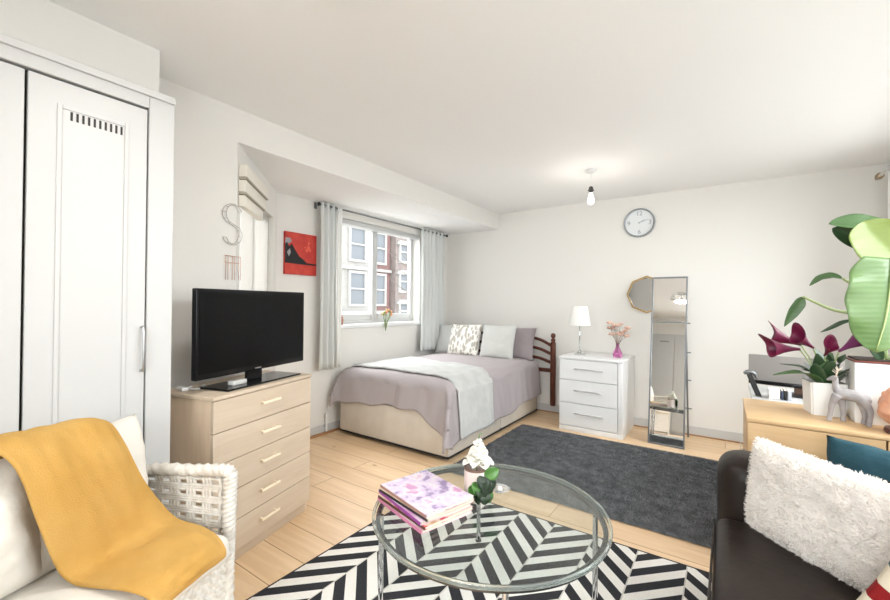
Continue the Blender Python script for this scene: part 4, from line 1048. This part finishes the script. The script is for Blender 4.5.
# ------------------------------------------------------------------ white desk with monitor behind
dk = thing('desk', 'white desk top just visible behind the oak sideboard', 'desk', (.62, 3.50, 0))
bx('desk_top', (-.48, .44, -.33, .30, .69, .715), white_sat, dk, bev=.003)
for a in (-.40, .40):
    for b in (-.29, .26): bx('leg', (a-.02, a+.02, b-.02, b+.02, 0, .69), white_sat, dk)
DZ = .716
mon = thing('monitor', 'monitor with a grey reflection painted on its screen and black lower bezel behind the plants', 'monitor', (.40, 3.50, DZ), radians(-8))
mpan = M('screen_reflection_grey', srgb(150, 146, 142), .6, spec=.3)  # reflection of the grey wall painted in as the screen colour
bm = B(); box(bm, -.27, .27, -.006, .016, .075, .25, bev=.004); o = obj('screen', bm, mpan, mon, smooth='auto')
bm = B(); box(bm, -.27, .27, -.010, .020, .050, .0745, bev=.003); obj('bezel', bm, black_gloss, mon, smooth='auto')
bm = B(); box(bm, -.03, .03, -.004, .02, .008, .05, bev=.003); obj('neck', bm, M('bronze_brown', srgb(92, 66, 50), .4), mon)
bm = B(); lathe(bm, [(0, 0), (.09, 0), (.09, .006), (0, .008)], n=28); obj('base', bm, black_matt, mon)
sp_ = thing('desk_speaker', 'slim black upright strut with a grey top at the left end of the desk', 'speaker', (.178, 3.34, DZ), radians(0))
bm = B(); box(bm, -.016, .016, -.02, .02, 0, .135, bev=.004)
bmesh.ops.transform(bm, matrix=Matrix.Shear('XY', 4, (-.36, .0)), verts=bm.verts[:]); obj('body', bm, black_matt, sp_)
bm = B(); tube(bm, [(-.078, 0, .138), (-.055, 0, .152), (-.022, 0, .142), (-.006, 0, .10)], [.010, .014, .012, .004], 8, 14); obj('head', bm, grey_metal, sp_, smooth=True)
bc = [(srgb(232, 230, 226), 'white box file'), (srgb(60, 72, 96), 'dark blue book'), (srgb(24, 24, 28), 'thin black book'), (srgb(200, 204, 212), 'pale grey book'), (srgb(206, 214, 200), 'pale green box')]
bxs = [(.225, .055, .060), (.287, .010, .056), (.3005, .014, .058), (.318, .018, .056), (.43, .05, .044)]
for (c, nm), (x_, th_, h_) in zip(bc, bxs):
    kind = 'book' if 'book' in nm else 'box'
    t = thing(kind, nm + ' standing on the white desk in front of the monitor', kind, (x_, 3.28, DZ))
    bx('cover', (0, th_, 0, .10, 0, h_), M('cover_'+nm.replace(' ', '_'), c, .5), t, bev=.001)
    if kind == 'book': bx('pages', (.0015, th_-.0015, .002, .101, .001, h_+.001), paper, t)
    else: bx('lid', (-.001, th_+.001, -.001, .101, h_*.8, h_+.0015), M('lid_'+nm.replace(' ', '_'), c, .5), t, bev=.001)

# ------------------------------------------------------------------ plants
SZ = .7505
potw = M('white_pot', srgb(236, 235, 232), .35); soil = M('potting_soil', srgb(62, 48, 40), 1, bump=(80, 1))
p1 = thing('potted_lily', 'dark magenta calla lilies in a small square white pot', 'plant', (.418, 2.84, SZ), radians(8))
def sqpot(par, a0, a1, h, th_=.006, mat=None):
    bm = B(); rr = []
    for a, z in ((a0, 0), (a1, h), (a1-th_, h), (a0-th_, th_)):
        rr.append([bm.verts.new((sx_*a, sy_*a, z)) for sx_, sy_ in ((-1, -1), (1, -1), (1, 1), (-1, 1))])
    for i in range(3):
        for k in range(4): bm.faces.new((rr[i][k], rr[i][(k+1) % 4], rr[i+1][(k+1) % 4], rr[i+1][k]))
    bm.faces.new(rr[0]); bm.faces.new(rr[3])
    bmesh.ops.bevel(bm, geom=[e for e in bm.edges if abs(e.verts[0].co.z-e.verts[1].co.z) > .02], offset=.008, segments=3, affect='EDGES')
    obj('pot', bm, mat or potw, par, smooth='auto')
    bm = B(); box(bm, -(a1-th_-.003), a1-th_-.003, -(a1-th_-.003), a1-th_-.003, h-.035, h-.02); obj('soil', bm, soil, par)
sqpot(p1, .066, .072, .165)
lily = M('magenta_lily', srgb(126, 24, 66), .45, var=(12, srgb(92, 16, 52), .5)); lily2 = M('purple_lily', srgb(122, 52, 104), .45)
g1 = M('deep_green_leaf', srgb(62, 88, 56), .4, var=(9, srgb(40, 66, 40), .5)); g2 = M('mid_green_leaf', srgb(92, 122, 78), .4, var=(7, srgb(72, 102, 60), .5)); stemg = M('pale_green_stem', srgb(172, 186, 132), .5)
def rl(p): # world offset to local of p1
    return Vector(p)
# leaves: (base, mid, tip, width)
for (b_, m_, t_, w_, mt) in (((-.01, -.01, .14), (-.09, -.04, .20), (-.22, -.05, .185), .10, g2), ((0, 0, .14), (-.07, .02, .22), (-.17, .05, .235), .06, g1), ((.02, 0, .14), (.05, -.03, .25), (.075, -.03, .31), .085, g1), ((0, .02, .14), (.0, .03, .26), (-.03, .05, .33), .08, g1),
                             ((.01, -.02, .14), (.01, -.05, .19), (.03, -.08, .20), .05, g1), ((.03, .01, .14), (.10, .01, .21), (.15, -.02, .27), .075, g1), ((-.01, -.02, .13), (-.04, -.05, .20), (-.055, -.07, .26), .07, g1), ((.0, .0, .14), (-.02, -.04, .22), (0, -.06, .28), .07, g2), ((.02, .02, .14), (.04, .03, .22), (.02, .02, .31), .05, g1)):
    obj('leaf', leaf_bm([b_, m_, t_], w_, fold=.12, n=14, mw=4, prof=lambda s: max(0, sin(pi*min(1, s*.98)**.9))**.7), mt, p1, smooth=True, mods=SOL)
for k in range(9):
    a = k*2.4; r = .05+.02*(k % 3); q_ = V(r*cos(a)*1.3, r*sin(a)*.9, .22+.03*(k % 4))
    obj('leaf', leaf_bm([(.01*cos(a), .01*sin(a), .14), (q_.x*.5, q_.y*.5, .20), tuple(q_)], .075, fold=.12, n=14, mw=4, prof=lambda s: max(0, sin(pi*min(1, s*.98)**.9))**.7), g1 if k % 3 else g2, p1, smooth=True, mods=SOL)
def calla(par, base, tip, d, mat, sz=.05):
    """stem plus flared trumpet opening along d"""
    bm = B(); base = Vector(base); tip = Vector(tip); d = Vector(d).normalized()
    tube(bm, [base, base.lerp(tip, .5)+V(0, 0, .015), tip], .0035, 8, 12); st = obj('stem', bm, stemg, par, smooth=True)
    a, b = frame_from(d, (0, 0, 1)); bm = B()
    def f(u, v):
        th = 2*pi*u*1.05; r = sz*(.10+.55*v**1.7)*(1+.55*v*max(0, cos(th))**2); l = sz*1.7*v*(1+.45*v*max(0, cos(th))**3)
        return tip+d*l+(b*cos(th)+a*sin(th))*r
    surf(bm, f, 24, 12); obj('flower', bm, mat, st, smooth=True, mods=SOL)
    bm = B(); tube(bm, [tip, tip+d*sz*1.1], [.003, .004], 8); obj('spadix', bm, M('spadix', srgb(210, 170, 90), .6) if 'spadix' not in MATS else MATS['spadix'], st)
calla(p1, (-.01, 0, .14), (-.10, -.01, .325), (-.85, -.2, .0), lily, .076)
calla(p1, (-.0, .01, .14), (-.085, .03, .345), (-.8, .1, .30), lily, .070)
calla(p1, (.0, 0, .14), (-.045, -.01, .335), (-.5, -.3, .35), lily, .062)
calla(p1, (.01, -.01, .14), (-.01, -.04, .30), (.1, -.5, .5), lily, .046)
calla(p1, (.02, .0, .14), (.045, -.04, .325), (.55, -.3, .55), lily2, .060)
# large planter
p2 = thing('potted_banana_plant', 'tall banana-leaved plant in a large white planter at the right', 'plant', (.64, 2.80, SZ), radians(0))
bm = B()
box(bm, -.135, .15, -.10, .10, 0, .285, bev=.004); obj('planter', bm, potw, p2, smooth='auto')
bm = B(); box(bm, -.138, .153, -.103, .103, .286, .294, bev=.002); obj('planter_rim', bm, M('reddish_rim', srgb(120, 60, 50), .5), p2)
bm = B(); box(bm, -.125, .14, -.09, .09, .2945, .30); obj('soil', bm, soil, p2)
lime = M('lime_leaf', srgb(128, 144, 70), .4, var=(6, srgb(116, 132, 60), .5)); big = M('pale_green_big_leaf', srgb(112, 140, 86), .3, var=(5, srgb(92, 120, 68), .5))
big.node_tree.nodes['Principled BSDF'].inputs['Coat Weight'].default_value = .2
rib = M('leaf_rib', srgb(196, 208, 140), .5)
def veined(m, sc=95):
    nt = m.node_tree; L = nt.links; b = nt.nodes['Principled BSDF']; tc = nt.nodes.new('ShaderNodeTexCoord')
    wv = nt.nodes.new('ShaderNodeTexWave'); wv.inputs['Scale'].default_value = 14; wv.bands_direction = 'Z'; wv.inputs['Distortion'].default_value = 1.5
    L.new(tc.outputs['Object'], wv.inputs[0]); bp = nt.nodes.new('ShaderNodeBump'); bp.inputs['Strength'].default_value = .12; bp.inputs['Distance'].default_value = .004
    L.new(wv.outputs[1], bp.inputs['Height']); L.new(bp.outputs[0], b.inputs['Normal'])
for m_ in (big, lime, g2): veined(m_)
def bigleaf(name_mat, pts, width, up, fold=.1, wave=.02, prof=None, stem=None, n=26, mw=10):
    st = None
    if stem:
        bm = B(); tube(bm, stem, [.009, .006], 8, 16); st = obj('stem', bm, stemg, p2, smooth=True)
    l = obj('leaf', leaf_bm(pts, width, up=up, fold=fold, n=n, mw=mw, wave=wave, prof=prof), name_mat, st or p2, smooth=True, mods=SOL)
    return l
PR = lambda s: max(0, 1-(abs(s-.42)/.58)**2.4)**.62
# big front leaf: hangs down in front, tip at the bottom; local coords relative to (.64,2.80,.7505)
TOP = (.02, -.25)
bigleaf(big, [(-.035, -.20, .765), (-.045, -.22, .65), (-.062, -.23, .50), (-.09, -.22, .345)], .285, (.42, -.9, .15), fold=-.10, wave=.03, prof=PR, stem=[(.06, -.02, .28), (.10, -.05, .55), (.04, -.14, .76), (-.035, -.20, .765)])
bm = B(); tube(bm, [(-.035, -.204, .765), (-.045, -.226, .65), (-.062, -.236, .50), (-.088, -.225, .36)], [.005, .0015], 6, 14); obj('leaf_rib', bm, rib, p2, smooth=True)
# lime leaf behind, pointing up
bigleaf(lime, [(.05, -.10, .68), (-.01, -.10, .79), (-.075, -.10, .89), (-.105, -.10, .955)], .23, (.3, -.95, .0), fold=.1, prof=PR, stem=[(.03, 0, .28), (.09, -.03, .5), (.06, -.10, .68)])
# dark folded leaf further behind, tip to the left
bigleaf(g2, [(.04, -.02, .80), (-.04, -.02, .90), (-.12, -.02, .945), (-.215, -.02, .965)], .13, (.25, -.7, .6), fold=.25, prof=PR, stem=[(.02, .02, .28), (.06, .02, .6), (.04, -.02, .80)])
bigleaf(g1, [(-.02, 0, .80), (-.08, 0, .86), (-.14, .0, .905), (-.20, -.01, .945)], .09, (.2, -.9, -.3), fold=.3, prof=PR)
# slender leaves on long stems to the left
bigleaf(g2, [(-.16, .0, .69), (-.20, .0, .70), (-.245, 0, .69), (-.285, .0, .655)], .05, (.1, -.6, .8), fold=.2, stem=[(0, 0, .28), (-.05, 0, .5), (-.11, 0, .64), (-.16, 0, .69)])
bigleaf(g2, [(-.31, .0, .60), (-.33, 0, .56), (-.36, 0, .50), (-.385, .0, .44)], .06, (.5, -.8, .2), fold=.2, stem=[(-.02, 0, .28), (-.10, 0, .49), (-.20, 0, .535), (-.31, .0, .60)])
bigleaf(g1, [(-.13, -.05, .485), (-.17, -.05, .47), (-.215, -.05, .44), (-.25, -.05, .42)], .022, (.1, -.7, .7), fold=.2, stem=[(-.02, -.02, .28), (-.06, -.04, .42), (-.13, -.05, .485)])
for (a, b, c, w_) in (((-.03, -.03, .29), (-.06, -.05, .36), (-.085, -.06, .42), .05), ((.02, -.03, .29), (.03, -.07, .40), (.0, -.09, .47), .06), ((.05, -.03, .29), (.07, -.08, .38), (.09, -.10, .45), .06), ((-.01, .03, .29), (-.05, .04, .40), (-.06, .03, .48), .05)):
    bigleaf(g2 if w_ > .055 else g1, [a, b, c], w_, (.2, -.9, .1), fold=.15, n=12, mw=4)

# grey deer figurine
deer_m = M('grey_stone', srgb(172, 167, 165), .7, bump=(70, .4), var=(20, srgb(142, 137, 138), .5))
dr = thing('deer_figurine', 'grey deer-like figurine with pale antlers on the sideboard', 'figurine', (.468, 2.66, SZ), radians(-12))
bm = B()
tube(bm, [(-.030, 0, .135), (.0, 0, .135), (.035, 0, .132), (.062, 0, .118), (.072, 0, .10)], [.022, .027, .028, .027, .012], 14, 20)   # trunk
tube(bm, [(-.022, 0, .135), (-.034, 0, .165), (-.036, 0, .20)], [.021, .013, .011], 12, 14)
tube(bm, [(-.030, 0, .196), (-.040, 0, .207), (-.058, 0, .200), (-.066, 0, .195)], [.008, .014, .008, .005], 12, 14)
for (a, s_, pts) in ((0, -1, [(-.028, -.014, .13), (-.045, -.016, .09), (-.052, -.017, .045), (-.058, -.018, .004)]), (0, 1, [(-.020, .016, .125), (-.012, .018, .08), (-.010, .018, .04), (-.010, .018, .004)]),
                     (1, -1, [(.055, -.014, .118), (.078, -.016, .08), (.080, -.017, .045), (.074, -.018, .004)]), (1, 1, [(.048, .014, .115), (.056, .017, .08), (.062, .018, .04), (.058, .018, .004)]), (2, 1, [(.014, -.012, .12), (.008, -.02, .08), (.006, -.02, .04), (.002, -.022, .004)])):
    if a == 2: continue
    tube(bm, pts, [.021, .013, .010, .011], 10, 18)
tube(bm, [(-.034, -.008, .205), (-.026, -.018, .217)], [.005, .002], 6); tube(bm, [(-.034, .008, .205), (-.026, .018, .217)], [.005, .002], 6)
obj('body', bm, deer_m, dr, smooth=True, mods=[('REMESH', dict(mode='VOXEL', voxel_size=.0028, use_smooth_shade=True)), ('SMOOTH', dict(factor=.5, iterations=3))])
ant = M('pale_antler', srgb(222, 208, 190), .6)
for s_ in (-1, 1):
    bm = B(); tube(bm, [(-.036, s_*.006, .212), (-.032, s_*.022, .226), (-.028, s_*.030, .245), (-.034, s_*.028, .262)], [.0035, .002], 6, 14)
    tube(bm, [(-.031, s_*.026, .232), (-.045, s_*.036, .246)], [.0025, .0012], 6); tube(bm, [(-.028, s_*.030, .245), (-.014, s_*.040, .256)], [.0025, .0012], 6)
    obj('antler', bm, ant, dr, smooth=True)
# salt lamp
sl = thing('salt_lamp', 'pink orange rock salt lamp on a dark wooden base at the right edge', 'lamp', (.645, 2.575, SZ))
bm = B(); lathe(bm, [(0, 0), (.066, 0), (.072, .008), (.068, .022), (0, .022)], n=28); obj('base', bm, dark_wood, sl, smooth='auto')
salt = M('rock_salt', srgb(232, 186, 158), .5, var=(9, srgb(206, 134, 98), .6), bump=(25, .6), Subsurface_Weight=.2)
bm = B(); bmesh.ops.create_icosphere(bm, subdivisions=5, radius=1)
for v in bm.verts:
    d = v.co.normalized(); k = 1+.16*noise.noise(d*2.2+V(3, 1, 2))+.05*noise.noise(d*7); v.co = V(d.x*.088*k, d.y*.088*k, .115+d.z*.095*k)
    if v.co.z < .0225: v.co.z = .0225
obj('crystal', bm, salt, sl, smooth=True)

# ------------------------------------------------------------------ small things at the bed window and floor
bq = thing('dried_bouquet', 'dried orange and green flowers hanging at the middle of the window sill', 'flowers', (XW+.045, 3.47, 1.0))
green_m = M('dried_green', srgb(124, 142, 92), .8); or_m = M('dried_orange', srgb(206, 128, 96), .8, var=(60, srgb(226, 176, 140), .5))
rnd = random.Random(5)
for k in range(13):
    a = (k-6)/6; hy = a*.075; hz = .20-.05*abs(a)+rnd.random()*.03; hx = .02+rnd.random()*.03
    bm = B(); tube(bm, [(.005+.001*k*.3, .01+.002*a, -.02), (hx*.6, hy*.35, .08), (hx, hy, hz)], .0022, 5, 8); st = obj('stem', bm, green_m, bq)
    bm = B()
    for j in range(5): bmesh.ops.create_icosphere(bm, subdivisions=1, radius=.011, matrix=Matrix.Translation(V(hx, hy, hz)+V((rnd.random()-.5)*.018, (rnd.random()-.5)*.026, (rnd.random()-.3)*.02)))
    obj('blossom', bm, or_m if k % 3 else M('dried_leaf_green%d' % k, srgb(150, 164, 104), .8), st, smooth=True)
tn = thing('window_ornament', 'small terracotta ornament at the left end of the window sill', 'ornament', (XW-.02, 2.88, WZ0+.0085))
bm = B(); lathe(bm, [(0, 0), (.02, 0), (.026, .05), (.018, .075), (.022, .085), (.0, .085)], n=20); obj('body', bm, M('terracotta', srgb(176, 124, 100), .7), tn, smooth=True)
bm = B(); lathe(bm, [(0, .085), (.012, .085), (.014, .105), (0, .115)], n=14); obj('stopper', bm, M('terracotta_pale', srgb(206, 160, 136), .7), tn, smooth=True)
bm = B(); tube(bm, [(XW+.035, 2.66, .03), (XW+.035, 2.66, .21)], .010, 12)
for z_ in (.05, .18): box(bm, XW+.001, XW+.03, 2.652, 2.668, z_, z_+.012)
tag(obj('heating_pipe', bm, white_gloss, None, smooth='auto'), 'short white vertical pipe on the wall by the foot of the bed', 'pipe')
